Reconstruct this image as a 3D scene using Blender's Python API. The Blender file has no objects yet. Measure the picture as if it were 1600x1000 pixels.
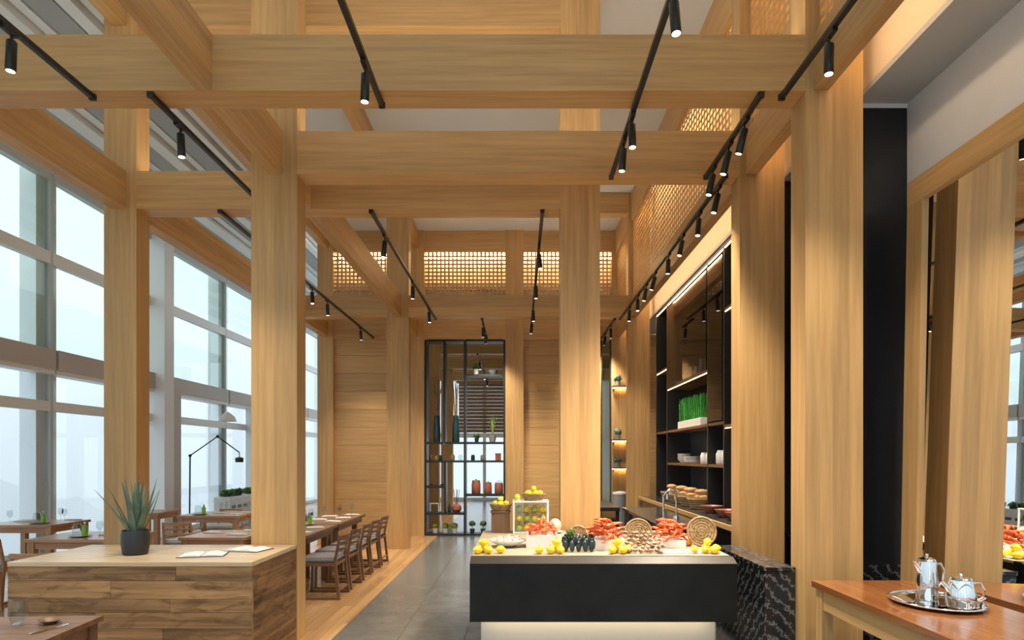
import bpy, bmesh, math, random
from mathutils import Vector, Matrix, noise
random.seed(11)
S = bpy.context.scene
COL = S.collection
PI = math.pi

# ------------------------------------------------------------------ camera
VPX, VPY, FPX, CAMZ = 810.0, 714.0, 1000.0, 1.65
cam_d = bpy.data.cameras.new('camera')
cam = bpy.data.objects.new('camera', cam_d); COL.objects.link(cam)
cam.location = (0, 0, CAMZ); cam.rotation_euler = (PI/2, 0, 0)
cam_d.sensor_fit = 'HORIZONTAL'; cam_d.sensor_width = 36; cam_d.lens = 36*FPX/1600
cam_d.shift_x = -(VPX-800)/1600; cam_d.shift_y = (VPY-500)/1600
cam_d.clip_start = .05; cam_d.clip_end = 20000
S.camera = cam
def P(x, y, Y): return Vector(((x-VPX)/FPX*Y, Y, CAMZ+(VPY-y)/FPX*Y))   # pixel + known depth -> point
def PX(x, Y): return (x-VPX)/FPX*Y

# ------------------------------------------------------------------ sky, exposure
SKY = 1.3
w = bpy.data.worlds.new('sky'); S.world = w; w.use_nodes = True
w.node_tree.nodes['Background'].inputs[0].default_value = (.87, .945, 1.0, 1)
w.node_tree.nodes['Background'].inputs[1].default_value = SKY
S.view_settings.view_transform = 'Standard'; S.view_settings.look = 'None'
S.view_settings.gamma = 1; S.view_settings.use_curve_mapping = False
S.view_settings.exposure = 0.28
S.cycles.volume_bounces = 6
WARM = (1.0, .80, .55); SPOT_W = 165.0; LED = 9.0

# ------------------------------------------------------------------ materials
M = {}
def nmat(name):
    m = bpy.data.materials.new(name); m.use_nodes = True; M[name] = m
    nt = m.node_tree; b = nt.nodes['Principled BSDF']
    return m, nt, b
def plain(name, col, rough=.5, metal=0, **kw):
    m, nt, b = nmat(name)
    b.inputs['Base Color'].default_value = (*col, 1); b.inputs['Roughness'].default_value = rough
    b.inputs['Metallic'].default_value = metal
    for k, v in kw.items(): b.inputs[k.replace('_', ' ')].default_value = v
    return m
def speck(name, c1, c2, scale=8, rough=.5, bump=.0, detail=5, metal=0, stretch=(1, 1, 1), lo=.35, hi=.65, vary=.0):
    m, nt, b = nmat(name); N, L = nt.nodes, nt.links
    tc = N.new('ShaderNodeTexCoord'); mp = N.new('ShaderNodeMapping'); mp.inputs['Scale'].default_value = stretch
    oi = N.new('ShaderNodeObjectInfo'); ad = N.new('ShaderNodeVectorMath'); ad.operation = 'ADD'
    sc = N.new('ShaderNodeVectorMath'); sc.operation = 'SCALE'; sc.inputs[0].default_value = (37, 53, 71)
    L.new(oi.outputs['Random'], sc.inputs['Scale']); L.new(tc.outputs['Object'], ad.inputs[0]); L.new(sc.outputs[0], ad.inputs[1])
    L.new(ad.outputs[0], mp.inputs['Vector'])
    nz = N.new('ShaderNodeTexNoise'); nz.inputs['Scale'].default_value = scale; nz.inputs['Detail'].default_value = detail
    nz.inputs['Roughness'].default_value = .6
    L.new(mp.outputs[0], nz.inputs['Vector'])
    r = N.new('ShaderNodeValToRGB'); r.color_ramp.elements[0].position = lo; r.color_ramp.elements[1].position = hi
    r.color_ramp.elements[0].color = (*c1, 1); r.color_ramp.elements[1].color = (*c2, 1)
    L.new(nz.outputs['Fac'], r.inputs[0])
    src = r.outputs[0]
    if vary:
        hs = N.new('ShaderNodeHueSaturation'); mr = N.new('ShaderNodeMapRange')
        mr.inputs['To Min'].default_value = 1-vary; mr.inputs['To Max'].default_value = 1+vary
        L.new(oi.outputs['Random'], mr.inputs['Value']); L.new(mr.outputs[0], hs.inputs['Value']); L.new(src, hs.inputs['Color'])
        src = hs.outputs[0]
    L.new(src, b.inputs['Base Color']); b.inputs['Roughness'].default_value = rough; b.inputs['Metallic'].default_value = metal
    if bump:
        bp = N.new('ShaderNodeBump'); bp.inputs['Strength'].default_value = bump; bp.inputs['Distance'].default_value = .01
        L.new(nz.outputs['Fac'], bp.inputs['Height']); L.new(bp.outputs[0], b.inputs['Normal'])
    return m
def wood(name, c1, c2, axis='z', scale=7, rough=.45, vary=.10, bump=.05, lo=.3, hi=.72):
    st = {'x': (.07, 1.6, 1.6), 'y': (1.6, .07, 1.6), 'z': (1.6, 1.6, .07)}[axis]
    return speck(name, c1, c2, scale, rough, bump, 7, 0, st, lo, hi, vary)
OAK1, OAK2 = (.49, .282, .104), (.66, .405, .165)
for ax in 'xyz': wood('oak_'+ax, OAK1, OAK2, ax, 17, vary=.125)
def knots(name, axis):
    nt = M[name].node_tree; N, L = nt.nodes, nt.links; b = N['Principled BSDF']; src = b.inputs['Base Color'].links[0].from_socket
    mp0 = [n for n in N if n.type == 'MAPPING'][0]; vec = mp0.inputs['Vector'].links[0].from_socket
    mp = N.new('ShaderNodeMapping'); mp.inputs['Scale'].default_value = {'x': (1, 3.2, 3.2), 'y': (3.2, 1, 3.2), 'z': (3.2, 3.2, 1)}[axis]; L.new(vec, mp.inputs['Vector'])
    nz = N.new('ShaderNodeTexNoise'); nz.inputs['Scale'].default_value = 3.4; nz.inputs['Detail'].default_value = 4; nz.inputs['Distortion'].default_value = 1.2; L.new(mp.outputs[0], nz.inputs['Vector'])
    r = N.new('ShaderNodeValToRGB'); r.color_ramp.elements[0].position = .26; r.color_ramp.elements[0].color = (.30, .26, .22, 1); r.color_ramp.elements[1].position = .52; r.color_ramp.elements[1].color = (1, 1, 1, 1)
    L.new(nz.outputs['Fac'], r.inputs[0]); mx = N.new('ShaderNodeMix'); mx.data_type = 'RGBA'; mx.blend_type = 'MULTIPLY'; mx.inputs[0].default_value = 1
    L.new(src, mx.inputs[6]); L.new(r.outputs[0], mx.inputs[7]); L.new(mx.outputs[2], b.inputs['Base Color'])
for ax in 'xyz':
    wood('rustic_'+ax, (.11, .058, .024), (.40, .24, .105), ax, 11, .6, .16, .35, .30, .62); knots('rustic_'+ax, ax)
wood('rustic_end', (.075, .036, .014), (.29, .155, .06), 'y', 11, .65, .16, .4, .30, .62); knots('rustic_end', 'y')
wood('desk_top', (.44, .33, .20), (.66, .53, .36), 'x', 9, .3, .10, .05)
for ax in 'xyz': wood('teak_'+ax, (.36, .18, .085), (.54, .30, .155), ax, 9, .28, .06)
for ax in 'xyz': wood('walnut_'+ax, (.12, .058, .028), (.26, .135, .066), ax, 9, .4, .08)
for ax in 'xyz': wood('chestnut_'+ax, (.19, .068, .022), (.33, .13, .045), ax, 12, .16, .05)
wood('floorboard', (.36, .20, .085), (.56, .345, .16), 'y', 6, .22, .13, .03)
speck('grey_tile', (.118, .121, .117), (.150, .153, .148), 5, .22, .02, 6, vary=.09)
plain('joint', (.08, .08, .078), .8)
speck('white_paint', (.85, .845, .82), (.88, .875, .85), 3, .7)
plain('ceiling_white', (.72, .75, .76), .8)
plain('slat_grey', (.42, .44, .45), .6)
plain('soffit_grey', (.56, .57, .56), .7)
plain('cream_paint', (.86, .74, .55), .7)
plain('black_metal', (.012, .013, .014), .38, 0)
plain('frame_metal', (.03, .033, .035), .4, .3)
plain('mullion', (.88, .91, .91), .4, 0)
plain('mullion_dark', (.60, .65, .66), .4, 0)
plain('transom_taupe', (.58, .53, .49), .5)
plain('white_metal', (.88, .90, .90), .4)
plain('black_panel', (.018, .02, .024), .12)
speck('charcoal_panel', (.010, .010, .009), (.018, .018, .016), 3, .36, .01, 4); M['charcoal_panel'].node_tree.nodes['Principled BSDF'].inputs['Specular IOR Level'].default_value = .22
plain('cream_board', (.36, .29, .215), .5); plain('plinth_grey', (.50, .49, .47), .5)
plain('lip_metal', (.035, .03, .025), .4, .3)
plain('mirror_silver', (.92, .93, .93), .0, 1)
plain('silver', (.86, .86, .87), .06, 1)
plain('chrome', (.75, .76, .78), .1, 1)
plain('pot_black', (.02, .026, .034), .45)
plain('soil', (.05, .035, .025), .9)
plain('white_ceramic', (.82, .82, .80), .22)
plain('grey_ceramic', (.30, .32, .33), .35)
plain('dark_ceramic', (.025, .06, .07), .2)
plain('copper_clay', (.36, .12, .07), .35)
plain('linen', (.62, .62, .60), .9)
plain('dark_linen', (.12, .12, .14), .9)
speck('seat_fabric', (.17, .155, .155), (.24, .22, .22), 60, .95)
speck('pale_fabric', (.44, .47, .48), (.54, .57, .58), 60, .95)
plain('paper', (.82, .83, .82), .7)
plain('white_board', (.80, .79, .76), .4)
plain('bamboo', (.30, .19, .10), .7)
speck('lemon_skin', (.86, .60, .015), (.93, .72, .03), 30, .4, .12)
speck('lime_skin', (.30, .46, .03), (.62, .70, .06), 9, .4)
speck('orange_skin', (.85, .36, .03), (.92, .48, .06), 30, .45, .1)
speck('lobster_red', (.55, .06, .018), (.84, .22, .06), 14, .3, .15, vary=.12)
speck('shrimp_pink', (.86, .45, .26), (.92, .72, .55), 18, .35)
speck('mussel', (.006, .009, .011), (.022, .045, .045), 12, .15)
speck('clam', (.12, .065, .035), (.50, .35, .22), 22, .45, .2, vary=.2)
speck('wicker', (.20, .12, .045), (.50, .34, .16), 45, .7, .5)
speck('bread', (.42, .20, .07), (.64, .38, .17), 8, .6, .2)
speck('leaf_aloe', (.085, .15, .115), (.17, .25, .185), 9, .4, vary=.15)
speck('leaf_green', (.05, .14, .03), (.14, .28, .06), 12, .5, vary=.2)
speck('leaf_lime', (.28, .42, .05), (.52, .58, .10), 12, .5, vary=.15)
speck('wheatgrass', (.03, .26, .04), (.10, .46, .07), 25, .5, vary=.1)
speck('branch', (.22, .13, .06), (.45, .32, .18), 12, .7)
plain('green_bottle', (.30, .62, .04), .15, Transmission_Weight=.35)
plain('rug_grey', (.3, .3, .3), .9)
plain('hill_green', (.05, .09, .06), .9)
plain('sea', (.10, .16, .19), .12)
# black marble with white veins
m, nt, b = nmat('black_marble'); N, L = nt.nodes, nt.links
tc = N.new('ShaderNodeTexCoord'); nz = N.new('ShaderNodeTexNoise'); nz.inputs['Scale'].default_value = 4; nz.inputs['Detail'].default_value = 8
wv = N.new('ShaderNodeTexWave'); wv.wave_type = 'BANDS'; wv.bands_direction = 'DIAGONAL'; wv.inputs['Scale'].default_value = 6; wv.inputs['Distortion'].default_value = 9; wv.inputs['Detail'].default_value = 8; wv.inputs['Detail Scale'].default_value = 2.6; wv.inputs['Detail Roughness'].default_value = .7
r = N.new('ShaderNodeValToRGB'); e = r.color_ramp.elements
e[0].position = .82; e[0].color = (.016, .017, .02, 1); e[1].position = 1.0; e[1].color = (.17, .18, .19, 1)
L.new(tc.outputs['Object'], wv.inputs['Vector']); L.new(wv.outputs['Fac'], r.inputs[0]); L.new(r.outputs[0], b.inputs['Base Color'])
b.inputs['Roughness'].default_value = .12
# clear panes: transparent sheet with a Fresnel reflection
def pane_mat(name, tint, ior=1.45):
    m, nt, b = nmat(name); N, L = nt.nodes, nt.links
    tr = N.new('ShaderNodeBsdfTransparent'); tr.inputs[0].default_value = (*tint, 1)
    gl = N.new('ShaderNodeBsdfGlossy'); gl.inputs['Roughness'].default_value = .0
    lw = N.new('ShaderNodeLayerWeight'); lw.inputs[0].default_value = .5; mx = N.new('ShaderNodeMixShader')
    pw = N.new('ShaderNodeMath'); pw.operation = 'POWER'; pw.inputs[1].default_value = 5
    f0 = ((ior-1)/(ior+1))**2; ml = N.new('ShaderNodeMath'); ml.operation = 'MULTIPLY_ADD'; ml.inputs[1].default_value = 1-f0; ml.inputs[2].default_value = f0
    L.new(lw.outputs['Facing'], pw.inputs[0]); L.new(pw.outputs[0], ml.inputs[0]); L.new(ml.outputs[0], mx.inputs[0]); L.new(tr.outputs[0], mx.inputs[1]); L.new(gl.outputs[0], mx.inputs[2])
    L.new(mx.outputs[0], N['Material Output'].inputs[0])
pane_mat('pane', (.88, .95, .93)); pane_mat('pane_low', (.93, .97, .99)); pane_mat('clear_glass', (.93, .95, .95), 1.5); pane_mat('smoked_glass', (.58, .60, .63))
plain('steel_blue', (.13, .15, .18), .22, .6)
def glow(name, col, s):
    m, nt, b = nmat(name); b.inputs['Base Color'].default_value = (*col, 1)
    b.inputs['Emission Color'].default_value = (*col, 1); b.inputs['Emission Strength'].default_value = s
glow('led_warm', WARM, LED*1.4); glow('led_shelf', (1, .66, .34), LED*.45); glow('lens', (1, .86, .66), 3.5); glow('led_lattice', (1, .80, .48), LED*4.0); glow('led_screen', (1, .76, .44), LED*2.2); glow('led_niche', (1, .62, .28), LED*3)
glow('fill_up', (1, .9, .74), 17.0); glow('led_base', (1, .78, .48), LED*1.5)  # upward glow serves the added fill strips on the beams

# ------------------------------------------------------------------ mesh helpers
def finish(bm, name, smooth=None):
    me = bpy.data.meshes.new(name); bmesh.ops.recalc_face_normals(bm, faces=bm.faces); bm.to_mesh(me); bm.free()
    if smooth is not None:
        for p in me.polygons: p.use_smooth = True
        try: me.set_sharp_from_angle(angle=math.radians(smooth))
        except Exception: pass
    return me
def link(name, me, mat, parent=None, loc=(0, 0, 0), rot=(0, 0, 0)):
    o = bpy.data.objects.new(name, me)
    if mat is not None and me is not None:
        if len(me.materials) == 0: me.materials.append(M[mat])
    COL.objects.link(o); o.location = loc; o.rotation_euler = rot
    if parent is not None: o.parent = parent
    return o
def tag(o, label=None, cat=None, group=None, kind=None):
    if label: o['label'] = label
    if cat: o['category'] = cat
    if group: o['group'] = group
    if kind: o['kind'] = kind
    return o
def thing(name, label, cat, loc=(0, 0, 0), rotz=0, group=None, kind=None):
    o = bpy.data.objects.new(name, None); COL.objects.link(o); o.empty_display_size = .1
    o.location = loc; o.rotation_euler = (0, 0, rotz)
    return tag(o, label, cat, group, kind)
def dup(root, loc, rotz=None, label=None, group=None):
    def cp(o, par):
        c = o.copy(); COL.objects.link(c); c.parent = par
        for ch in o.children: cp(ch, c)
        return c
    r = cp(root, None); r.location = loc
    if rotz is not None: r.rotation_euler = (0, 0, rotz)
    if label: r['label'] = label
    if group: r['group'] = group
    return r
def addbox(bm, x0, x1, y0, y1, z0, z1):
    mt = Matrix.Translation(((x0+x1)/2, (y0+y1)/2, (z0+z1)/2)) @ Matrix.Diagonal((abs(x1-x0), abs(y1-y0), abs(z1-z0), 1))
    return bmesh.ops.create_cube(bm, size=1, matrix=mt)['verts']
_bc = {}
def boxmesh(dx, dy, dz, bev=0, mat=''):
    k = (round(dx, 4), round(dy, 4), round(dz, 4), bev, mat)
    if k in _bc: return _bc[k]
    bm = bmesh.new(); addbox(bm, -dx/2, dx/2, -dy/2, dy/2, -dz/2, dz/2)
    if bev: bmesh.ops.bevel(bm, geom=list(bm.edges), offset=bev, segments=1 if bev < .004 else 2, affect='EDGES', profile=.5)
    _bc[k] = finish(bm, 'box'); return _bc[k]
def box(name, x0, x1, y0, y1, z0, z1, mat, parent=None, bev=0):
    return link(name, boxmesh(abs(x1-x0), abs(y1-y0), abs(z1-z0), bev, mat), mat, parent, ((x0+x1)/2, (y0+y1)/2, (z0+z1)/2))
def addbar(bm, p, q, wdt, hgt, up=(0, 0, 1)):
    p, q = Vector(p), Vector(q); d = q-p; ln = d.length; z = d.normalized(); u = Vector(up)
    if abs(z.dot(u)) > .98: u = Vector((0, 1, 0))
    x = u.cross(z).normalized(); y = z.cross(x)
    mt = Matrix(((x.x, y.x, z.x, 0), (x.y, y.y, z.y, 0), (x.z, y.z, z.z, 0), (0, 0, 0, 1)))
    bmesh.ops.create_cube(bm, size=1, matrix=Matrix.Translation((p+q)/2) @ mt @ Matrix.Diagonal((wdt, hgt, ln, 1)))
def bar(name, p, q, wdt, hgt, mat, parent=None, bev=.003):
    bm = bmesh.new(); addbar(bm, p, q, wdt, hgt)
    if bev: bmesh.ops.bevel(bm, geom=list(bm.edges), offset=bev, segments=1, affect='EDGES')
    return link(name, finish(bm, name), mat, parent)
def addtube(bm, pts, r, seg=8, cap=True):
    pts = [Vector(p) for p in pts]; rs = r if isinstance(r, (list, tuple)) else [r]*len(pts); rings = []
    ref = Vector((.31, .2, .93))
    for i, p in enumerate(pts):
        t = (pts[min(i+1, len(pts)-1)]-pts[max(i-1, 0)]).normalized()
        if abs(t.dot(ref)) > .95: ref = Vector((1, .1, .1)).normalized()
        x = ref.cross(t).normalized(); y = t.cross(x)
        rings.append([bm.verts.new(p+(x*math.cos(a)+y*math.sin(a))*rs[i]) for a in [2*PI*k/seg for k in range(seg)]])
    for a, b_ in zip(rings, rings[1:]):
        for k in range(seg): bm.faces.new((a[k], a[(k+1) % seg], b_[(k+1) % seg], b_[k]))
    if cap:
        bm.faces.new(rings[0][::-1]); bm.faces.new(rings[-1])
def tube(name, pts, r, mat, parent=None, seg=8, loc=(0, 0, 0)):
    bm = bmesh.new(); addtube(bm, pts, r, seg); return link(name, finish(bm, name, 50), mat, parent, loc)
def addlathe(bm, prof, seg=20, sx=1, sy=1, off=(0, 0, 0)):
    rings = []
    for r, z in prof:
        if r < 1e-5: rings.append([bm.verts.new((off[0], off[1], off[2]+z))])
        else: rings.append([bm.verts.new((off[0]+r*sx*math.cos(2*PI*k/seg), off[1]+r*sy*math.sin(2*PI*k/seg), off[2]+z)) for k in range(seg)])
    for a, b_ in zip(rings, rings[1:]):
        for k in range(seg):
            k2 = (k+1) % seg
            if len(a) == 1 and len(b_) == 1: continue
            if len(a) == 1: bm.faces.new((a[0], b_[k2], b_[k]))
            elif len(b_) == 1: bm.faces.new((a[k], a[k2], b_[0]))
            else: bm.faces.new((a[k], a[k2], b_[k2], b_[k]))
def lathe(name, prof, mat, parent=None, loc=(0, 0, 0), seg=20, smooth=40, sx=1, sy=1, rot=(0, 0, 0)):
    bm = bmesh.new(); addlathe(bm, prof, seg, sx, sy); return link(name, finish(bm, name, smooth), mat, parent, loc, rot)
def addell(bm, c, r, rot=None, u=10, v=7):
    mt = Matrix.Translation(c) @ (rot.to_matrix().to_4x4() if rot is not None else Matrix.Identity(4)) @ Matrix.Diagonal((r[0], r[1], r[2], 1))
    bmesh.ops.create_uvsphere(bm, u_segments=u, v_segments=v, radius=1, matrix=mt)
from mathutils import Euler

# ================================================================== SETTING
ZB0, ZB1, ZC = 4.17, 4.555, 6.40          # beam bottom / top, ceiling
Y1, YA, YC, YB, YW = 4.40, 5.70, 6.50, 11.50, 13.40
CD = .23                                  # column and beam thickness
WX = -7.5                                 # window wall
floor = thing('floor', 'golden board floor meeting dark grey stone tiles along the aisle', 'floor', kind='structure')
box('subfloor', -7.6, -1.69, -1.6, 24.2, -.12, -.004, 'floorboard', floor)
box('subfloor', -1.69, 2.95, -1.6, 24.2, -.12, -.006, 'joint', floor)
bw = .125; x = -1.69
for i in range(18):
    y = 4.6 + (i*.73) % 1.5
    y0 = 4.6
    while y0 < 13.35:
        y1 = min(y if y > y0 else y0+1.75, 13.4)
        box('board', x-bw+.001, x-.001, y0+.001, y1-.001, -.02, 0, 'floorboard', floor)
        y0 = y1; y = y0+1.75
    x -= bw
ts = .60
for j in range(16):
    for i in range(6):
        x0 = -1.69+i*ts; y0 = 4.4+j*ts
        box('tile', x0+.002, x0+ts-.002, y0+.002, min(y0+ts-.002, 13.39), -.02, 0, 'grey_tile', floor)
box('slab', 1.912, 2.95, -1.6, 13.4, -.02, 0, 'grey_tile', floor)
box('slab', -1.69, 2.95, 13.4, 24.2, -.02, 0, 'grey_tile', floor)
box('slab', -1.69, 1.91, -1.6, 4.4, -.02, 0, 'grey_tile', floor)

ceiling = thing('ceiling', 'white ceiling with grey linear slats beside the tall windows', 'ceiling', kind='structure')
box('ceiling_panel', -4.25, 2.95, -1.6, 13.6, ZC, ZC+.12, 'ceiling_white', ceiling)
box('ceiling_panel', WX-.2, -4.25, -1.6, 24.2, ZC+.16, ZC+.28, 'slat_grey', ceiling)
box('ceiling_panel', -4.25, 2.95, 13.6, 24.2, ZC-1.2, ZC-1.08, 'ceiling_white', ceiling)
xs = -4.30
for k, (wd, drop, mt) in enumerate([(.26, .0, 'white_metal'), (.16, .05, 'white_metal'), (.30, .02, 'slat_grey'), (.12, .0, 'white_metal'), (.20, .06, 'white_metal'),
                                    (.26, .02, 'slat_grey'), (.14, .0, 'white_metal'), (.24, .06, 'white_metal'), (.30, .02, 'slat_grey'), (.16, .0, 'white_metal'), (.26, .05, 'white_metal')]):
    box('slat', xs-wd, xs, -1.5, 24, ZC-drop, ZC+.16, mt, ceiling); xs -= wd+.055

wr = thing('wall_right', 'white plastered wall holding the tall framed mirror', 'wall', kind='structure')
box('plaster', 2.83, 2.95, -1.6, 4.66, 0, 4.22, 'white_paint', wr)
sf = thing('trim_1', 'grey ceiling soffit with warm lit cream side above the bar', 'soffit', kind='structure')
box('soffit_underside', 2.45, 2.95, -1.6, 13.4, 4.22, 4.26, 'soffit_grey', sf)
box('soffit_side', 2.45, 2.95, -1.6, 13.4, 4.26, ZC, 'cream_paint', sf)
wb = thing('wall_bar', 'dark wall behind the bar shelving', 'wall', kind='structure')
box('backing', 2.90, 2.95, 4.72, 13.4, 0, 4.22, 'black_panel', wb)
bp = thing('trim_2', 'tall glossy black wall panel between the timber column and white wall', 'wall panel', kind='structure')
box('panel', 2.372, 2.83, 4.66, 4.70, .87, 4.19, 'black_panel', bp)
box('edge_strip', 2.372, 2.83, 4.655, 4.70, 4.19, 4.22, 'white_metal', bp)
box('stone_base', 2.372, 2.83, 4.64, 4.70, 0, .87, 'black_marble', bp)

def boards(root, x0, x1, y0, y1, z0, z1, split, n, mat, seed):
    rnd = random.Random(seed); ws = [rnd.uniform(.6, 1.4) for _ in range(n)]; s = sum(ws); t = 0
    a0, a1 = {'x': (x0, x1), 'y': (y0, y1), 'z': (z0, z1)}[split]
    for i, wv_ in enumerate(ws):
        b0 = a0+(a1-a0)*t/s; t += wv_; b1 = a0+(a1-a0)*t/s; e_ = .0006*(i % 2)
        if split == 'x': box('board', b0, b1, y0+e_, y1-e_, z0, z1, mat, root)
        elif split == 'y': box('board', x0+e_, x1-e_, b0, b1, z0, z1, mat, root)
        else: box('board', x0+e_, x1-e_, y0+e_, y1-e_, b0, b1, mat, root)
_seed = [0]
def column(label, x0, x1, y0, y1=None, z1=ZC, n=4):
    _seed[0] += 1
    c = thing('timber_column', label, 'column', (0, 0, 0), 0, 'timber columns of the hall', 'structure')
    boards(c, x0, x1, y0, y1 or y0+CD, 0, z1, 'x', n, 'oak_z', _seed[0]); return c
column('timber column standing right behind the long planked wooden desk', -2.38, -1.972, YA)
column('timber column beside the window tables behind the potted aloe', -4.21, -3.88, YC, n=3)
column('timber column rising behind the seafood laid on the buffet counter', .428, .83, YC)
column('broad timber column next to the console table with silver pots', 1.972, 2.37, Y1)
column('timber column at the end of the veined black marble counter', 1.972, 2.37, YA)
column('timber column past the end of the dining chair row', -2.37, -1.972, YB, n=3)
column('timber column at the far end of the black bar shelving', 1.972, 2.36, YB, n=3)
column('timber column at the window end of the back panelled wall', -4.21, -3.88, YW, n=2)
column('timber pilaster between panelled wall and black metal display shelf', -2.30, -1.972, YW, n=2)
column('timber pilaster on the back wall beside the display shelf, nearer the buffet', -.272, .11, YW, n=3)
column('warmly lit timber pilaster with little shelves at the bar end', 1.95, 2.30, YW, n=2)

def beam(label, x0, x1, y0, y1, z0=ZB0, z1=ZB1, n=3, group='timber beams of the hall'):
    _seed[0] += 1
    c = thing('timber_beam', label, 'beam', (0, 0, 0), 0, group, 'structure')
    boards(c, x0, x1, y0, y1, z0, z1, 'z', n, 'oak_x' if abs(x1-x0) > abs(y1-y0) else 'oak_y', _seed[0]); return c
beam('long timber cross beam running into the column by the console table', -7.3, 1.972, Y1, Y1+CD, n=4)
beam('timber cross beam joining the desk column and the marble counter column', -1.972, 1.972, YA, YA+CD)
beam('timber cross beam ending at the column behind the seafood', -3.88, .428, YC, YC+CD)
beam('timber cross beam between the far columns near the lattice back wall', -1.972, 1.972, YB, YB+CD)
beam('short timber cross beam between the far column and the window side', -3.98, -2.37, YB, YB+CD)
gl_ = 'timber_beam'
for (xa, xb, nm) in ((-2.215, -2.105, 'above the planked desk'), (-4.13, -3.985, 'above the window tables'), (2.03, 2.13, 'below the lattice over the bar')):
    cuts = {-2.215: [(-1.4, Y1), (Y1+CD, YA), (YA+CD, YC), (YC+CD, YB), (YB+CD, YW)], -4.13: [(-1.4, Y1), (Y1+CD, YC), (YC+CD, YW)], 2.03: [(-1.4, Y1), (Y1+CD, YA), (YA+CD, YB), (YB+CD, YW)]}[xa]
    names = ['before the first cross beam', 'after the first cross beam', 'after the second cross beam', 'reaching the far columns', 'reaching the back wall']
    if xa == -4.13: names = ['before the first cross beam', 'meeting the column behind the aloe', 'running on to the back wall']
    for k, (ya, yb) in enumerate(cuts):
        beam('lengthwise timber beam %s, %s' % (nm, names[k]), xa, xb, ya, yb)
# upper tier just under the ceiling
beam('upper timber cross beam under the ceiling, above the seafood column', -3.88, .428, YC, YC+CD, 6.03, ZC)
beam('upper timber cross beam under the ceiling, above the far columns', -1.972, 1.972, YB, YB+CD, 6.03, ZC)
beam('short upper timber cross beam under the ceiling by the window side', -3.98, -2.37, YB, YB+CD, 6.03, ZC)
beam('upper lengthwise timber beam under the ceiling over the dining chairs', -2.215, -2.105, YC+CD, YB, 6.03, ZC)
beam('upper lengthwise timber beam under the ceiling near the lattice wall', -2.215, -2.105, YB+CD, YW, 6.03, ZC)
beam('upper lengthwise timber beam before the column behind the aloe', -4.13, -3.985, -1.4, YC, 6.03, ZC)
beam('upper lengthwise timber beam beyond the column behind the aloe', -4.13, -3.985, YC+CD, YW, 6.03, ZC)

# added fill strips hidden on the cross beams to brighten the ceiling
for (xa, xb, y, lab) in ((-7.2, 1.9, Y1, 'first'), (-1.9, 1.9, YA, 'second'), (-3.8, .4, YC, 'third'), (-1.9, 1.9, YB, 'fourth')):
    t = thing('added_fill_strip', 'slim added fill light brightening the ceiling from the %s cross beam' % lab, 'light', (0, 0, 0), 0, 'added beam top fill strips')
    box('fill_housing', xa, xb, y+.13, y+.19, ZB1+.001, ZB1+.006, 'black_metal', t); box('fill_diffuser', xa+.01, xb-.01, y+.135, y+.185, ZB1+.0062, ZB1+.012, 'fill_up', t)
# back wall with lattice ------------------------------------------------
bk = thing('wall_back', 'golden panelled back wall with glowing wooden lattice along its top', 'wall', kind='structure')
def panelrows(x0, x1, z0, z1, n):
    h = (z1-z0)/n
    for i in range(n): box('panel', x0, x1, YW+.10+.001*(i % 2), YW+.2, z0+i*h+.002, z0+(i+1)*h-.002, 'oak_x', bk)
panelrows(-3.88, -1.98, 0, ZB0, 11); panelrows(.11, 1.74, 0, ZB0, 11)
box('panel_core', -3.9, -1.98, YW+.2, YW+.24, 0, ZB0, 'oak_x', bk); box('panel_core', .11, 1.74, YW+.2, YW+.24, 0, ZB0, 'oak_x', bk)
for (xa, xb) in ((-3.88, -2.30), (-1.972, -.272), (.11, 1.95)):
    box('rail_board', xa, xb, YW+.03, YW+.24, ZB0-.06, ZB1, 'oak_x', bk); box('top_board', xa, xb, YW+.03, YW+.24, 5.95, ZC, 'oak_x', bk)
    bm = bmesh.new(); n = int((xb-xa)/.082)
    for k in range(1, n): c = xa+(xb-xa)*k/n; addbox(bm, c-.0165, c+.0165, YW+.06, YW+.07, ZB1, 5.95)
    for k in range(1, 17): c = ZB1+(5.95-ZB1)*k/17; addbox(bm, xa, xb, YW+.0705, YW+.08, c-.0165, c+.0165)
    o = link('lattice', finish(bm, 'lattice'), 'oak_z', bk); tag(o, kind='stuff', label='square wooden lattice bars glowing from behind')
    box('light_strip', xa+.02, xb-.02, YW+.26, YW+.29, 5.90, 5.93, 'led_lattice', bk)
box('panel', 2.30, 2.95, YW+.02, YW+.24, 0, 4.22, 'oak_x', bk); box('lattice_backing', -3.9, 2.4, YW+.42, YW+.46, 4.3, ZC, 'cream_paint', bk)
box('lattice_floor', -3.9, 2.4, YW+.24, YW+.42, 4.3, 4.34, 'cream_paint', bk)

lt = thing('trim_3', 'glowing wooden lattice screen running above the bar', 'lattice screen', kind='structure')
for (ya, yb, nm) in ((-1, Y1, 0), (Y1+CD, YA, 1), (YA+CD, YB, 2), (YB+CD, YW, 3)):
    box('top_board', 2.03, 2.10, ya, yb, 5.88, ZC, 'oak_y', lt)
    bm = bmesh.new(); n = int((yb-ya)/.105)
    for k in range(0, n+1):
        c = ya+.02+(yb-ya-.04)*k/n; addbox(bm, 2.060, 2.064, c-.015, c+.015, ZB1, 5.88)
    for k in range(0, 17): c = ZB1+.016+(5.88-ZB1-.032)*k/16; addbox(bm, 2.0645, 2.0685, ya, yb, c-.016, c+.016)
    o = link('lattice', finish(bm, 'lattice'), 'oak_z', lt); tag(o, kind='stuff', label='square wooden lattice bars glowing from behind')
    box('light_strip', 2.105, 2.135, ya+.03, yb-.03, 6.10, 6.13, 'led_screen', lt)
    box('light_strip', 2.135, 2.150, ya+.03, yb-.03, 4.40, 4.43, 'led_warm', lt)

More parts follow.
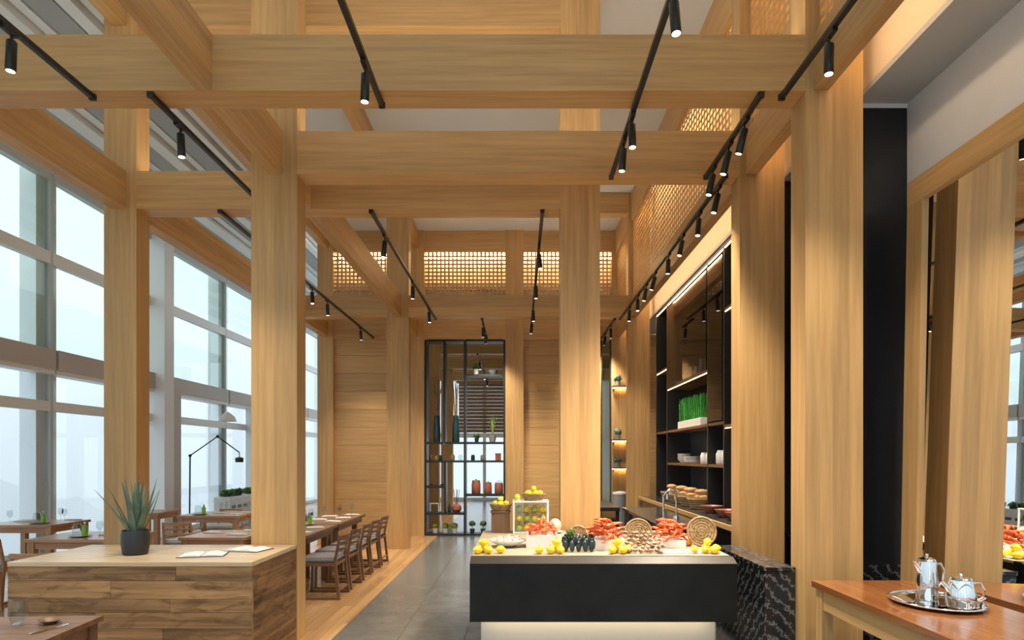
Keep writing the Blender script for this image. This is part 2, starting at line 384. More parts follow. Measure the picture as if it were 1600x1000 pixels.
# tall windows ----------------------------------------------------------
posts = [-1.95, 1.10, 4.15, 7.20, 10.25, 13.30, 16.35, 19.40, 22.45, 24.2]
wl = thing('wall_left', 'white metal window wall posts and bulkhead above tall glazing', 'wall', kind='structure')
box('bulkhead', WX-.12, WX+.05, -1.95, 24.2, 6.2, ZC+.16, 'white_metal', wl)
for p in posts[1:-1]:
    box('post', WX-.32, WX-.06, p-.22, p+.22, -.1, 6.2, 'mullion', wl)
    box('post_seam', WX-.06, WX+.03, p-.03, p+.03, 0, 6.2, 'mullion_dark', wl)
box('column_casing', WX-.02, WX+.30, 13.02, 13.38, 0, 6.2, 'white_metal', wl)
box('column_casing', WX+.02, WX+.26, 13.40, 13.74, 0, 3.04, 'transom_taupe', wl)
box('column_casing', WX+.02, WX+.30, 17.55, 18.1, 0, 3.0, 'white_metal', wl)
for k in range(len(posts)-1):
    ya, yb = posts[k]+.03, posts[k+1]-.03
    wn = thing('window_%d' % (k+1), 'tall window bay with pale green upper panes, %s' % ['first before the tables', 'before the tables', 'beside the desk', 'beside the nearer window tables',
        'behind the aloe plant', 'behind the floor lamp', 'past the white planters', 'deep in the window aisle', 'at the end of the window aisle'][k], 'window', kind='structure')
    for nm, z0, z1, d0, d1, mt in (('transom', 3.04, 3.36, -.10, .12, 'transom_taupe'), ('upper_mullion', 4.74, 4.93, -.08, .03, 'mullion'), ('lower_mullion', 2.38, 2.54, -.08, .03, 'mullion'),
                                   ('header', 6.08, 6.2, -.08, .04, 'mullion_dark'), ('sill', 0, .10, -.08, .05, 'mullion'), ('ledge', 2.97, 3.04, -.16, .10, 'white_metal')):
        box(nm, WX+d0, WX+d1, ya, yb, z0, z1, mt, wn)
    for z0, z1, mt in ((.10, 2.38, 'pane_low'), (2.54, 2.97, 'pane_low'), (3.36, 4.74, 'pane'), (4.93, 6.08, 'pane')):
        box('pane', WX-.03, WX-.018, ya, yb, z0, z1, mt, wn)
# end walls: unseen glazing added behind the viewer for daylight; far glazing of the next room
for nm, Y, xa, xb in (('window_11', -1.5, -7.4, 2.8), ('window_12', 24.2, -7.4, 2.8)):
    wn = thing(nm, 'glazed end wall with metal mullions ' + ('added unseen behind the viewer for daylight' if Y < 0 else 'closing the next room'), 'window', kind='structure')
    n = 5; st = (xb-xa)/n
    for k in range(n+1): box('mullion', xa+k*st-.06, xa+k*st+.06, Y-.06, Y+.06, 0, 6.4, 'mullion', wn)
    for k in range(n):
        for z0, z1 in ((.12, 2.38), (2.55, 6.3)): box('pane', xa+k*st+.06, xa+(k+1)*st-.06, Y-.008, Y+.008, z0, z1, 'pane_low', wn)
        for z0, z1 in ((0, .12), (2.38, 2.55), (6.3, 6.4)): box('crossbar', xa+k*st+.06, xa+(k+1)*st-.06, Y-.05, Y+.05, z0, z1, 'mullion', wn)
box('wall_far', -7.5, 2.95, 24.26, 24.3, 6.4, 6.7, 'white_paint')['kind'] = 'structure'
bpy.data.objects['wall_far']['label'] = 'white strip of wall above the far glazing'
wx = thing('wall_side', 'wood lined side wall of the next room', 'wall', kind='structure')
for k in range(8): box('panel', 2.80, 2.95, 13.9+k*1.28, 13.9+(k+1)*1.28-.01, 0, 5.2, 'oak_z', wx)
# narrow glazed slot at the bar end of the back wall
sl = thing('window_13', 'narrow pale glass slot beside the lit pilaster', 'window', kind='structure')
box('pane', 1.76, 1.93, YW+.1, YW+.11, .05, 4.10, 'pane', sl); box('frame', 1.74, 1.76, YW+.06, YW+.2, 0, 4.11, 'frame_metal', sl); box('frame', 1.93, 1.95, YW+.06, YW+.2, 0, 4.11, 'frame_metal', sl)

# next room, seen through the display shelf
for (y, lab) in ((15.6, 'first'), (18.2, 'second'), (21.0, 'third')):
    beam('dark toned timber beam in the next room, %s beyond the display shelf' % lab, -4.2, 2.8, y, y+.25, ZB0, 4.62, 2, 'beams in the next room')
for (xx, yy, lab) in ((-3.0, 16.2, 'first beyond the display shelf'), (-2.25, 18.6, 'deeper beyond the display shelf'), (-2.2, 15.0, 'close behind the display shelf')):
    column('timber column in the next room, ' + lab, xx, xx+.34, yy, yy+.25, 5.18, 2)
NEXT_ROOM = True
bl = thing('bamboo_blind', 'brown bamboo roman blind hanging before bright glass of the next room', 'blind', (0, 0, 0))
for k in range(14): box('slat', -2.2, 1.2, 23.6, 23.63, 2.55+k*.13, 2.55+k*.13+.122, 'bamboo', bl)
box('headrail', -2.3, 1.3, 23.55, 23.68, 4.37, 4.45, 'bamboo', bl)
box('hanger', -2.1, -2.08, 23.6, 23.62, 4.4505, 5.1995, 'frame_metal', bl); box('hanger', 1.0, 1.02, 23.6, 23.62, 4.4505, 5.1995, 'frame_metal', bl)

# outside: hazy hills and sea far below
def ridge(name, label, X, pts, z0, depth, seed):
    bm = bmesh.new(); n = 90; ya, yb = pts[0][0], pts[-1][0]; rows = []
    rnd = Vector((seed*3.1, 1.7, .3))
    for j in range(4):
        row = []
        for i in range(n+1):
            y = ya+(yb-ya)*i/n
            for (a, b_) in zip(pts, pts[1:]):
                if a[0] <= y <= b_[0]: h = a[1]+(b_[1]-a[1])*(y-a[0])/(b_[0]-a[0]); break
            h += noise.noise(Vector((y*.004, j, 0))+rnd)*14
            f = [0, 1, .55, 0][j]
            row.append(bm.verts.new((X+[.45, 0, -.25, -.55][j]*depth, y, z0+(h-z0)*f)))
        rows.append(row)
    for a, b_ in zip(rows, rows[1:]):
        for i in range(n): bm.faces.new((a[i], a[i+1], b_[i+1], b_[i]))
    o = link(name, finish(bm, name, 180), 'hill_green'); return tag(o, label, 'hill', kind='structure')
XH = -1500.0
def hp(x, y): D = XH/((x-VPX)/FPX); return (D, CAMZ+(VPY-y)/FPX*D)
ridge('hills', 'hazy blue hills far below the windows', XH, [(-900, -140), hp(-400, 765), hp(-120, 775), hp(-30, 752), hp(18, 745), hp(60, 772), hp(90, 783), hp(118, 769), hp(150, 790), hp(200, 808), hp(260, 800), hp(330, 806), (9000, -500)], -420, 900, 2)
bm = bmesh.new(); addbox(bm, -9000, -40, -6000, 14000, -424, -420)
tag(link('sea', finish(bm, 'sea'), 'sea'), 'hazy grey sea far below the building', 'sea', kind='structure')
m = bpy.data.materials.new('haze_air'); m.use_nodes = True; M['haze_air'] = m; nt = m.node_tree; nt.nodes.remove(nt.nodes['Principled BSDF'])
vs = nt.nodes.new('ShaderNodeVolumeScatter'); vs.inputs['Color'].default_value = (.97, .985, 1, 1); vs.inputs['Density'].default_value = .0008; vs.inputs['Anisotropy'].default_value = .0
nt.links.new(vs.outputs[0], nt.nodes['Material Output'].inputs['Volume'])
bm = bmesh.new(); addbox(bm, -8800, -60, -5800, 13800, -419, 240)
tag(link('haze', finish(bm, 'haze'), 'haze_air'), 'thin pale haze lying over sea and hills', 'haze', kind='stuff')

# ================================================================== TRACK LIGHTS
HT = ZB0-.035
def track(label, X, ya, yb):
    t = thing('light_track', label, 'light track', (X, (ya+yb)/2, HT), 0, 'black ceiling light tracks')
    d = (yb-ya)/2
    box('rail', -.018, .018, -d, d, 0, .034, 'black_metal', t, .003)
    for s in (-1, 1): box('end_cap', -.021, .021, s*d-.012, s*d+.012, -.004, .034, 'black_metal', t)
bm = bmesh.new(); addlathe(bm, [(0, 0), (.026, 0), (.028, .004), (.028, .17), (.024, .176), (0, .176)], 16)
ME_BODY = finish(bm, 'spot_body', 40); ME_BODY.materials.append(M['black_metal'])
bm = bmesh.new(); addlathe(bm, [(0, -.002), (.023, -.002), (.023, .001), (0, .001)], 16)
ME_LENS = finish(bm, 'spot_lens', 40); ME_LENS.materials.append(M['lens'])
SPOT_DATA = bpy.data.lights.new('spot_beam', 'SPOT'); SPOT_DATA.energy = SPOT_W; SPOT_DATA.spot_size = math.radians(95); SPOT_DATA.spot_blend = 1.0
SPOT_DATA.color = (1, .87, .70); SPOT_DATA.shadow_soft_size = .10
def spot(X, Y, label, group, tx=0, ty=0):
    t = thing('track_spotlight', label, 'spotlight', (X, Y, HT), 0, group)
    box('adapter', -.016, .016, -.055, .055, -.022, 0, 'black_metal', t, .002)
    tube('stem', [(0, .02, -.02), (0, .02, -.062)], .008, 'black_metal', t)
    b = link('body', ME_BODY, None, t, (0, .02, -.06), (tx, ty, 0))
    # the cylinder hangs from its top
    b.location = Vector((0, .02, -.055)) - Euler((tx, ty, 0)).to_matrix() @ Vector((0, 0, .176))
    l = link('lens', ME_LENS, None, b)
    lo = bpy.data.objects.new('beam_light', SPOT_DATA); COL.objects.link(lo); lo.parent = b; lo.location = (0, 0, -.012)
ORD = ['first', 'second', 'third', 'fourth', 'fifth', 'sixth', 'seventh', 'eighth']
def run(X, ya, yb, tlabel, xs, slabel, group, tilt=(0, 0), ys=None):
    track(tlabel, X, ya, yb)
    YY = ys or [X*1000/(x_-VPX) for x_ in xs]
    for i, Y in enumerate(YY):
        lab = slabel if len(YY) == 1 else slabel + ', ' + ORD[len(YY)-1-i] + ' from its far end'
        spot(X, Y, lab, group, tilt[0]+random.uniform(-.12, .12), tilt[1]+random.uniform(-.12, .12))
run(1.83, .8, 4.45, 'black light track reaching the column by the console table', [1298], 'black spotlight hanging before the column by the console table', 'spots before the console column')
spot(1.83, 2.2, 'black spotlight above the middle of the console table', 'spots before the console column')
run(1.675, 4.42, 5.72, 'short black light track between the console column and marble counter column', [1165, 1140, 1115], 'black spotlight on the short track above the marble counter', 'spots above the marble counter', (.1, .2))
run(1.845, 5.70, 11.6, 'long black light track running along the bar shelving', [1123, 1093, 1067, 1045, 1024, 1010, 997, 984], 'black spotlight on the long track along the bar shelving', 'spots along the bar', (0, .15))
run(.83, 1.0, 5.72, 'black light track passing over the buffet counter', [1054, 988, 975], 'black spotlight on the track over the buffet counter', 'spots over the buffet')
run(-.97, .8, 4.55, 'black light track over the aisle ending at the first cross beam', [570], 'single black spotlight near the track end over the grey aisle', 'spots over the aisle')
run(-2.96, .8, 4.45, 'black light track over the corner table near the desk', [14], 'single black spotlight over the corner table near the desk', 'spots over the corner table')
run(-2.54, 4.42, 6.55, 'black light track above the planked desk', [280], 'single black spotlight above the planked desk', 'spots over the desk')
run(-1.5, 6.52, 11.6, 'black light track slanting over the aisle beside the dining chairs', [601, 645, 670], 'black spotlight on the track beside the dining chairs', 'spots beside the dining chairs')
run(.245, 6.52, 12.1, 'black light track leading towards the pilaster on the back wall', None, 'black spotlight on the track leading to the back wall pilaster', 'spots before the pilaster', ys=[7.65, 9.07, 10.6, 11.67])
run(-3.04, 6.52, 13.45, 'black light track over the tables next to the windows', [487, 511, 563], 'black spotlight on the track over the window side tables', 'spots over the window side tables')
run(-.66, 11.6, 13.44, 'short black light track before the display shelf', None, 'black spotlight on the short track before the display shelf', 'spots before the display shelf', ys=[12.0, 12.7], tilt=(.3, 0))
run(1.75, 11.62, 13.44, 'short black light track before the lit pilaster', None, 'black spotlight on the short track before the lit pilaster', 'spots before the lit pilaster', ys=[12.1, 12.9], tilt=(.3, 0))

run(-1.0, 15.6, 21.2, 'black light track in the next room, seen through the display shelf', None, 'black spotlight in the next room beyond the display shelf', 'spots in the next room', ys=[16.5, 18.6, 20.3])
run(.9, 15.6, 21.2, 'black light track added in the next room, unseen behind the panelled wall', None, 'black spotlight added unseen in the next room behind the panelled wall', 'spots added unseen in the next room', ys=[16.5, 19.3])  # out of view, added to brighten the next room
# ================================================================== PLANKED DESK
DX0, DX1, DY0, DY1, DZ = -3.79, -1.978, 4.75, 5.69, .87
dk = thing('planked_desk', 'long desk of rustic brown planks carrying the potted aloe', 'desk', (0, 0, 0))
box('core', DX0+.03, DX1-.03, DY0+.03, DY1-.03, 0, DZ-.035, 'walnut_x', dk)
rnd = random.Random(4); z = 0
hs = [.13, .105, .14, .12, .10, .135, .105]; sc_ = (DZ-.035)/sum(hs)
for i, h in enumerate(hs):
    z1 = z+h*sc_; cut = DX0+rnd.uniform(.5, 1.35)
    for xa, xb in ((DX0, cut-.001), (cut+.001, DX1)):
        pr = rnd.uniform(0, .003)
        box('plank', xa, xb, DY0-pr, DY0+.03, z+.001, z1-.001, 'rustic_x', dk, .0015)
    box('plank', DX1-.03, DX1+rnd.uniform(0, .003), DY0+.03, DY1, z+.001, z1-.001, 'rustic_end', dk, .0015)
    box('plank', DX0, DX0+.03, DY0+.03, DY1, z+.001, z1-.001, 'rustic_y', dk, .0015)
    z = z1
ty = DY0-.004
for i, wd in enumerate([.16, .14, .17, .15, .16, .168]):
    y1 = min(ty+wd, DY1); box('top_plank', DX0-.003, DX1+.003, ty+.001, y1-.001, DZ-.034, DZ, 'desk_top', dk, .002); ty = y1

al = thing('potted_aloe', 'spiky aloe plant in a dark pot on the planked desk', 'plant', (-3.07, 5.13, DZ))
lathe('pot', [(0, 0), (.082, 0), (.092, .012), (.104, .09), (.103, .165), (.098, .195), (.092, .195), (.092, .172), (0, .172)], 'pot_black', al, seg=28)
lathe('soil', [(0, .178), (.09, .178), (.09, .165)], 'soil', al)
rnd = random.Random(3)
def blade(bm, az, lean, ln, wd, curve, base=(0, 0, 0)):
    n = 8; prev = None; p = Vector(base); el = lean; side = Vector((-math.sin(az), math.cos(az), 0)); out = Vector((math.cos(az), math.sin(az), 0)); rows = []
    for i in range(n+1):
        t = i/n; wv_ = wd*(1-t)**.8*(.75+.5*t*(1-t)*2)
        up = Vector((0, 0, 1)); d = out*math.sin(el)+up*math.cos(el); nr = -out*math.cos(el)+up*math.sin(el)
        rows.append([bm.verts.new(p+side*wv_), bm.verts.new(p-nr*wv_*.35), bm.verts.new(p-side*wv_), bm.verts.new(p+nr*wv_*.15)])
        p = p+d*ln/n; el += curve/n
    for a, b_ in zip(rows, rows[1:]):
        for k in range(4): bm.faces.new((a[k], a[(k+1) % 4], b_[(k+1) % 4], b_[k]))
for i in range(22):
    bm = bmesh.new(); ring = i/22; az = i*2.399+.3
    ln = .34+.15*rnd.random() if i > 6 else .40+.05*rnd.random()
    lean = .06+.50*ring**1.1*rnd.uniform(.8, 1.15)
    blade(bm, az, lean, ln, .027+.008*rnd.random(), rnd.uniform(-.25, .22), (math.cos(az)*.045*ring, math.sin(az)*.045*ring, .17))
    link('leaf', finish(bm, 'leaf', 60), 'leaf_aloe', al)

def booklet(label, loc, rot, open_=True):
    t = thing('menu_booklet', label, 'menu', loc, rot, 'menus on the desk')
    box('cover', -.17, .17, -.12, .12, 0, .006, 'dark_linen', t)
    for s in (-1, 1):
        bm = bmesh.new(); vs_ = []
        for i in range(7):
            t_ = i/6; x_ = s*(.004+.158*t_); z_ = .007+.012*math.sin(PI*min(1, t_*1.1+.05))
            vs_.append((bm.verts.new((x_, -.112, z_)), bm.verts.new((x_, .112, z_)), bm.verts.new((x_, -.112, .0062)), bm.verts.new((x_, .112, .0062))))
        for a, b_ in zip(vs_, vs_[1:]):
            bm.faces.new((a[0], b_[0], b_[1], a[1])); bm.faces.new((a[0], a[2], b_[2], b_[0])); bm.faces.new((a[1], b_[1], b_[3], a[3]))
        bm.faces.new((vs_[-1][0], vs_[-1][2], vs_[-1][3], vs_[-1][1]))
        link('page', finish(bm, 'page', 60), 'paper', t)
booklet('open menu booklet with white pages, lying nearest the desk front', (-2.50, 5.08, DZ+.001), .25)
booklet('open menu booklet with white pages, lying beside the desk column', (-2.27, 5.36, DZ+.001), -.2)

# ================================================================== TABLES AND CHAIRS
def make_chair(label, fabric='seat_fabric', wd='walnut'):
    t = thing('dining_chair', label, 'chair')
    for s in (-1, 1):
        y = s*.21
        bar('leg', (-.20, y, .03), (-.19, y, .42), .034, .03, wd+'_z', t); bar('leg', (.245, y, .03), (.20, y*.96, .44), .034, .03, wd+'_z', t)
        bar('back_post', (.20, y*.96, .44), (.255, y*.9, .735), .03, .028, wd+'_z', t)
        bar('sled_runner', (-.225, y, .016), (.265, y, .016), .032, .032, wd+'_x', t)
    bar('stretcher', (.232, -.195, .10), (.232, .195, .10), .026, .02, wd+'_y', t)
    for nm, x0, y0, x1, y1 in (('seat_rail', -.19, .21, .20, .21), ('seat_rail', -.19, -.21, .20, -.21), ('seat_rail', -.19, -.21, -.19, .21), ('seat_rail', .20, -.2, .20, .2)):
        bar(nm, (x0, y0, .405), (x1, y1, .405), .03, .035, wd+'_x', t)
    bm = bmesh.new(); addbox(bm, -.225, .205, -.225, .225, .424, .485); bmesh.ops.bevel(bm, geom=list(bm.edges), offset=.022, segments=3, affect='EDGES')
    link('seat', finish(bm, 'seat', 60), fabric, t)
    for k, (zz, hh) in enumerate(((.715, .05), (.645, .03), (.575, .03))):
        bm = bmesh.new(); pts = []
        lean = .20+.055*(zz-.44)/.295
        for i in range(9):
            a = -1+2*i/8; pts.append(Vector((lean+.045*(1-a*a)-.004, a*.195, zz)))
        for p, q in zip(pts, pts[1:]): addbar(bm, p, q+(q-p)*.04, .022, hh)
        link('back_rail' if k == 0 else 'back_slat', finish(bm, 'rail'), wd+'_y', t)
    return t
GCH = 'dining chairs along the aisle tables'
ch = make_chair('walnut dining chair, first of the aisle row, nearest the planked desk'); ch.location = (-2.32, 7.60, 0); ch['group'] = GCH
for k, lab in enumerate(['second chair of the aisle row, counted from the planked desk', 'middle chair of the aisle row with curved slatted back', 'fourth chair of the aisle row, counted from the planked desk', 'last chair of the aisle row, nearest the panelled back wall']):
    dup(ch, (-2.32, 7.60+.58*(k+1), 0), random.uniform(-.05, .05), 'walnut ' + lab, GCH)
pc = make_chair('pale seated chair drawn up to the window table beside the floor lamp', 'pale_fabric', 'teak'); pc.location = (-4.75, 9.15, 0); pc.rotation_euler.z = -PI/2; pc['group'] = 'window table chairs'
GW = 'window table chairs'
dup(pc, (-5.95, 7.35, 0), -PI/2, 'pale seated chair with rounded back before the table nearest the glass', GW)
dup(pc, (-4.62, 6.3, 0), -PI/2+.1, 'pale seated chair before the window table behind the desk', GW)
dup(pc, (-5.75, 6.65, 0), PI, 'pale seated chair beside the end of the desk window table', GW)
dup(pc, (-5.05, 11.0, 0), PI/2, 'pale seated chair on the far side of the floor lamp table', GW)
dup(pc, (-4.2, 7.75, 0), 0, 'pale seated chair between the desk window table and the column', GW)

def make_table(label, loc, lx, ly, h, rot=0, wd='teak', group='dining tables', th=.035, lw=.075, ap=.075, ins=.02):
    t = thing('dining_table', label, 'table', loc, rot, group)
    n = max(2, int(ly/.16))
    for k in range(n): box('top_plank', -lx/2, lx/2, -ly/2+k*ly/n+.0006, -ly/2+(k+1)*ly/n-.0006, h-th, h, wd+'_x', t, .0015)
    for sx in (-1, 1):
        for sy in (-1, 1):
            cx, cy = sx*(lx/2-lw/2-ins), sy*(ly/2-lw/2-.02); box('leg', cx-lw/2, cx+lw/2, cy-lw/2, cy+lw/2, 0, h-th-.0005, wd+'_z', t, .003)
    for s in (-1, 1):
        y = s*(ly/2-.045); box('apron', -lx/2+lw+.02, lx/2-lw-.02, y-.012, y+.012, h-th-ap, h-th-.0005, wd+'_x', t)
        x = s*(lx/2-.045); box('apron', x-.012, x+.012, -ly/2+lw+.02, ly/2-lw-.02, h-th-ap, h-th-.0005, wd+'_y', t)
    return t
TH = .74
make_table('walnut aisle table nearer the desk, set with glasses', (-2.75, 8.02, 0), .62, 1.24, TH, 0, 'walnut', ins=.12)
make_table('walnut aisle table nearer the panelled back wall', (-2.75, 9.46, 0), .62, 1.50, TH, 0, 'walnut', ins=.12)
make_table('reddish table standing closest to the window glass', (-6.72, 8.93, 0), .98, .80, TH)
make_table('reddish window table just behind the planked desk', (-4.95, 7.45, 0), 1.0, .80, TH)
make_table('reddish window table beside the slender floor lamp', (-4.82, 10.30, 0), .96, .80, TH)
make_table('reddish table behind the menus and desk column', (-3.46, 7.6, 0), .76, .76, TH)
make_table('reddish table beyond the closest window table', (-6.15, 10.75, 0), .6, .7, TH, 0)
make_table('dark wooden corner table in front of the planked desk', (-2.86, 3.28, 0), 1.0, .74, TH, .06, 'walnut', th=.03)

# table ware --------------------------------------------------------------
def lathe_mesh(prof, seg=18, smooth=40):
    bm = bmesh.new(); addlathe(bm, prof, seg); return finish(bm, 'turned', smooth)
ME = {}
ME['tumbler'] = lathe_mesh([(0, .004), (.026, .004), (.036, .03), (.038, .055), (.033, .115), (.0315, .115), (.036, .055), (.034, .03), (.024, .008), (0, .008)])
ME['wine'] = lathe_mesh([(0, 0), (.032, 0), (.032, .003), (.005, .008), (.004, .075), (.012, .085), (.034, .115), (.036, .14), (.030, .185), (.0288, .185), (.0345, .14), (.032, .115), (.010, .089), (0, .087)])
ME['plate'] = lathe_mesh([(0, 0), (.07, 0), (.12, .012), (.12, .016), (.07, .005), (0, .005)], 24)
ME['bowl'] = lathe_mesh([(0, 0), (.03, 0), (.034, .008), (.065, .05), (.062, .05), (.032, .012), (0, .010)], 20)
ME['jar'] = lathe_mesh([(0, 0), (.034, 0), (.04, .01), (.04, .085), (.03, .10), (.03, .112), (.027, .112), (.027, .1), (.037, .083), (.037, .012), (0, .006)])
ME['bottle'] = lathe_mesh([(0, 0), (.033, 0), (.036, .01), (.036, .12), (.014, .15), (.013, .185), (.015, .19), (0, .19)])
def put(name, mesh, mat, loc, label, cat, group=None, sc=1, rot=0):
    k = mesh+mat
    if k not in ME: ME[k] = ME[mesh].copy(); ME[k].materials.clear(); ME[k].materials.append(M[mat])
    o = link(name, ME[k], None, None, loc, (0, 0, rot)); o.scale = (sc, sc, sc) if not isinstance(sc, tuple) else sc
    return tag(o, label, cat, group)
def green_bottle(loc, where, h=1.0):
    t = thing('sauce_bottle', 'bright green glass bottle standing ' + where, 'bottle', loc)
    o = link('body', lathe_mesh([(0, 0), (.033, 0), (.036, .01), (.036, .12), (.014, .15), (.013, .175), (0, .175)]), 'green_bottle', t); o.scale = (h, h, h)
    o = link('cap', lathe_mesh([(0, .1755), (.015, .1755), (.015, .195), (0, .195)]), 'white_ceramic', t); o.scale = (h, h, h)
def napkin(loc, rot, label, mat='linen'):
    t = thing('folded_napkin', label, 'napkin', loc, rot)
    box('lower_fold', -.11, .11, -.06, .06, 0, .006, mat, t, .002); box('upper_fold', -.10, .09, -.055, .05, .0062, .012, mat, t, .002); return t
T0 = TH+.001
for (x_, y_, wh) in ((-6.55, 8.75, 'on the table closest to the window glass'), (-5.0, 7.3, 'on the window table behind the desk'), (-5.02, 10.1, 'on the table beside the floor lamp'), (-2.86, 8.6, 'on the walnut aisle table')):
    put('plate', 'plate', 'grey_ceramic', (x_, y_, T0), 'grey plate ' + wh, 'plate', 'grey table plates')
    green_bottle((x_+.055, y_, T0+.0068), wh, .82)
    put('glass_jar', 'jar', 'clear_glass', (x_-.03, y_, T0+.0068), 'clear glass jar ' + wh, 'jar', 'glass jars', 1.25)
rnd = random.Random(8)
for (xa, xb, ya, yb, wh, n) in ((-7.1, -6.3, 8.6, 9.25, 'on the table closest to the window glass', 3), (-4.8, -4.5, 7.15, 7.75, 'on the window table behind the desk', 4), (-4.85, -4.4, 10.0, 10.6, 'on the table beside the floor lamp', 4),
                                (-3.75, -3.2, 7.3, 7.9, 'on the table behind the menus', 3), (-2.95, -2.55, 7.5, 8.5, 'on the nearer walnut aisle table', 4), (-2.95, -2.55, 8.8, 10.1, 'on the farther walnut aisle table', 5)):
    for k in range(n):
        xx = xa+(xb-xa)*rnd.random(); yy = ya+(yb-ya)*(k+.5)/n
        put('wine_glass', 'wine', 'clear_glass', (xx, yy, T0), 'clear stemmed wine glass ' + wh, 'glass', 'wine glasses ' + wh)
        nx, ny = xa+(xb-xa)*(.15 if k % 2 else .85), yy+.09
        if min(math.hypot(nx-px_, ny-py_) for px_, py_ in ((-6.55, 8.75), (-5.0, 7.3), (-5.02, 10.1), (-2.86, 8.6))) > .26: napkin((nx, ny, T0), rnd.uniform(-.3, .3), 'folded pale napkin ' + wh)['group'] = 'napkins ' + wh
# corner table setting
put('plate', 'plate', 'dark_ceramic', (-2.92, 3.26, T0), 'dark plate on the corner table', 'plate', sc=1.1)
napkin((-2.92, 3.26, T0+.0195), .4, 'dark folded napkin lying on the dark plate', 'dark_linen')
put('water_glass', 'tumbler', 'clear_glass', (-2.71, 3.47, T0), 'rounded clear water glass on the corner table', 'glass', sc=1.15)
put('small_dish', 'bowl', 'walnut_x', (-2.56, 3.50, T0), 'small shallow brown dish on the corner table', 'dish', sc=(.9, .9, .4))
k_ = thing('table_knife', 'silver table knife laid across the corner table', 'knife', (-2.47, 3.38, T0), 1.3)
box('blade', -.02, .10, -.008, .008, 0, .003, 'silver', k_); box('handle', -.11, -.0201, -.007, .007, 0, .007, 'silver', k_, .002)

# floor lamp, pendant, planters by the window ------------------------------
fl = thing('floor_lamp', 'slender black floor lamp with jointed arm by the windows', 'lamp', (-6.17, 12.0, 0))
lathe('base', [(0, 0), (.16, 0), (.16, .012), (.02, .025), (0, .025)], 'black_metal', fl)
def fp(x, y): v = P(x, y, 12.0); return (v.x+6.17, 0, v.z)
tube('pole', [(0, 0, .02), fp(297, 712)], .014, 'frame_metal', fl); tube('arm', [fp(297, 712), fp(340, 682)], .011, 'frame_metal', fl); tube('arm', [fp(340, 682), fp(374, 707)], .011, 'frame_metal', fl)
for q in ((297, 712), (340, 682)):
    bm = bmesh.new(); addell(bm, fp(*q), (.03, .03, .03)); link('joint', finish(bm, 'joint', 60), 'black_metal', fl)
lathe('lamp_head', [(0, 0), (.07, .0), (.075, .08), (.02, .10), (0, .10)], 'black_metal', fl, Vector(fp(374, 724))+Vector((0, 0, .02)))
tube('head_stem', [fp(374, 707), Vector(fp(374, 724))+Vector((0, 0, .115))], .008, 'frame_metal', fl)
pl = thing('pendant_lamp', 'grey conical pendant lamp hanging in the window aisle', 'lamp', (-6.55, 14.4, 2.45))
lathe('shade', [(.20, .0), (.16, .10), (.05, .2), (0, .22), (0, .215), (.048, .195), (.155, .095), (.195, 0)], 'mullion', pl)
tube('cord', [(0, 0, .21), (0, 0, ZC-2.45)], .004, 'mullion', pl)
def plant_ball(root, mat, c, r, n, seed, leaf=.03):
    rnd = random.Random(seed); bm = bmesh.new()
    for i in range(n):
        d = Vector((rnd.gauss(0, 1), rnd.gauss(0, 1), rnd.gauss(0, 1))).normalized(); p = Vector(c)+Vector((d.x*r[0], d.y*r[1], d.z*r[2]))*rnd.uniform(.6, 1)
        t = d.cross(Vector((rnd.random(), rnd.random(), rnd.random()))).normalized(); s_ = d.cross(t)
        a = bm.verts.new(p-t*leaf); b_ = bm.verts.new(p+s_*leaf*.5+d*leaf*.2); c_ = bm.verts.new(p+t*leaf+d*leaf*.5); e_ = bm.verts.new(p-s_*leaf*.5+d*leaf*.2); bm.faces.new((a, b_, c_, e_))
    addell(bm, c, (r[0]*.7, r[1]*.7, r[2]*.7))
    o = link('foliage', finish(bm, 'foliage'), mat, root); return tag(o, kind='stuff')
for k, yy in enumerate((15.3, 16.5, 17.7)):
    t = thing('planter_box', 'white planter box of low green plants by the window, ' + ['nearest the floor lamp', 'second from the floor lamp', 'farthest from the floor lamp'][k], 'planter', (-6.85, yy, 0), 0, 'white planters')
    bm = bmesh.new(); addbox(bm, -.2, .2, -.5, .5, 0, .72); bmesh.ops.bevel(bm, geom=list(bm.edges), offset=.01, segments=1, affect='EDGES'); link('box', finish(bm, 'pbox'), 'white_ceramic', t)
    for j in range(3): box('slot', -.205, -.1995 if False else .205, -.45+j*.32, -.25+j*.32, .45, .52, 'black_metal', t)
    for j in range(4): plant_ball(t, 'leaf_green', (0, -.39+.26*j, .80), (.11, .12, .08), 90, 20+j, .045)

# ================================================================== BUFFET
BX0, BX1, BY0, BY1, BZ = -.353, 1.587, 4.64, 6.44, .91
bf = thing('buffet_counter', 'low black buffet counter with glowing white plinth and seafood', 'counter')
bm = bmesh.new()   # front panel with a sloped lip
prof = [(BY0, .453), (BY0, .872), (BY0+.10, BZ), (BY0+.16, BZ), (BY0+.16, .453)]
for xa in (BX0, BX1): pass
va = [bm.verts.new((BX0, y, z)) for y, z in prof]; vb = [bm.verts.new((BX1, y, z)) for y, z in prof]
for i in range(5): bm.faces.new((va[i], va[(i+1) % 5], vb[(i+1) % 5], vb[i]))
bm.faces.new(va); bm.faces.new(vb[::-1]); link('front_panel', finish(bm, 'front_panel'), 'charcoal_panel', bf)
bm = bmesh.new()   # metal lip lying on the slope
n_ = Vector((0, -.038, .10)).normalized()*.004; a0 = Vector((BX0, BY0, .872)); a1 = Vector((BX0, BY0+.10, BZ)); dx = Vector((BX1-BX0, 0, 0))
vs_ = [bm.verts.new(p) for p in (a0+n_*.2, a1+n_*.2, a1+dx+n_*.2, a0+dx+n_*.2, a0+n_, a1+n_, a1+dx+n_, a0+dx+n_)]
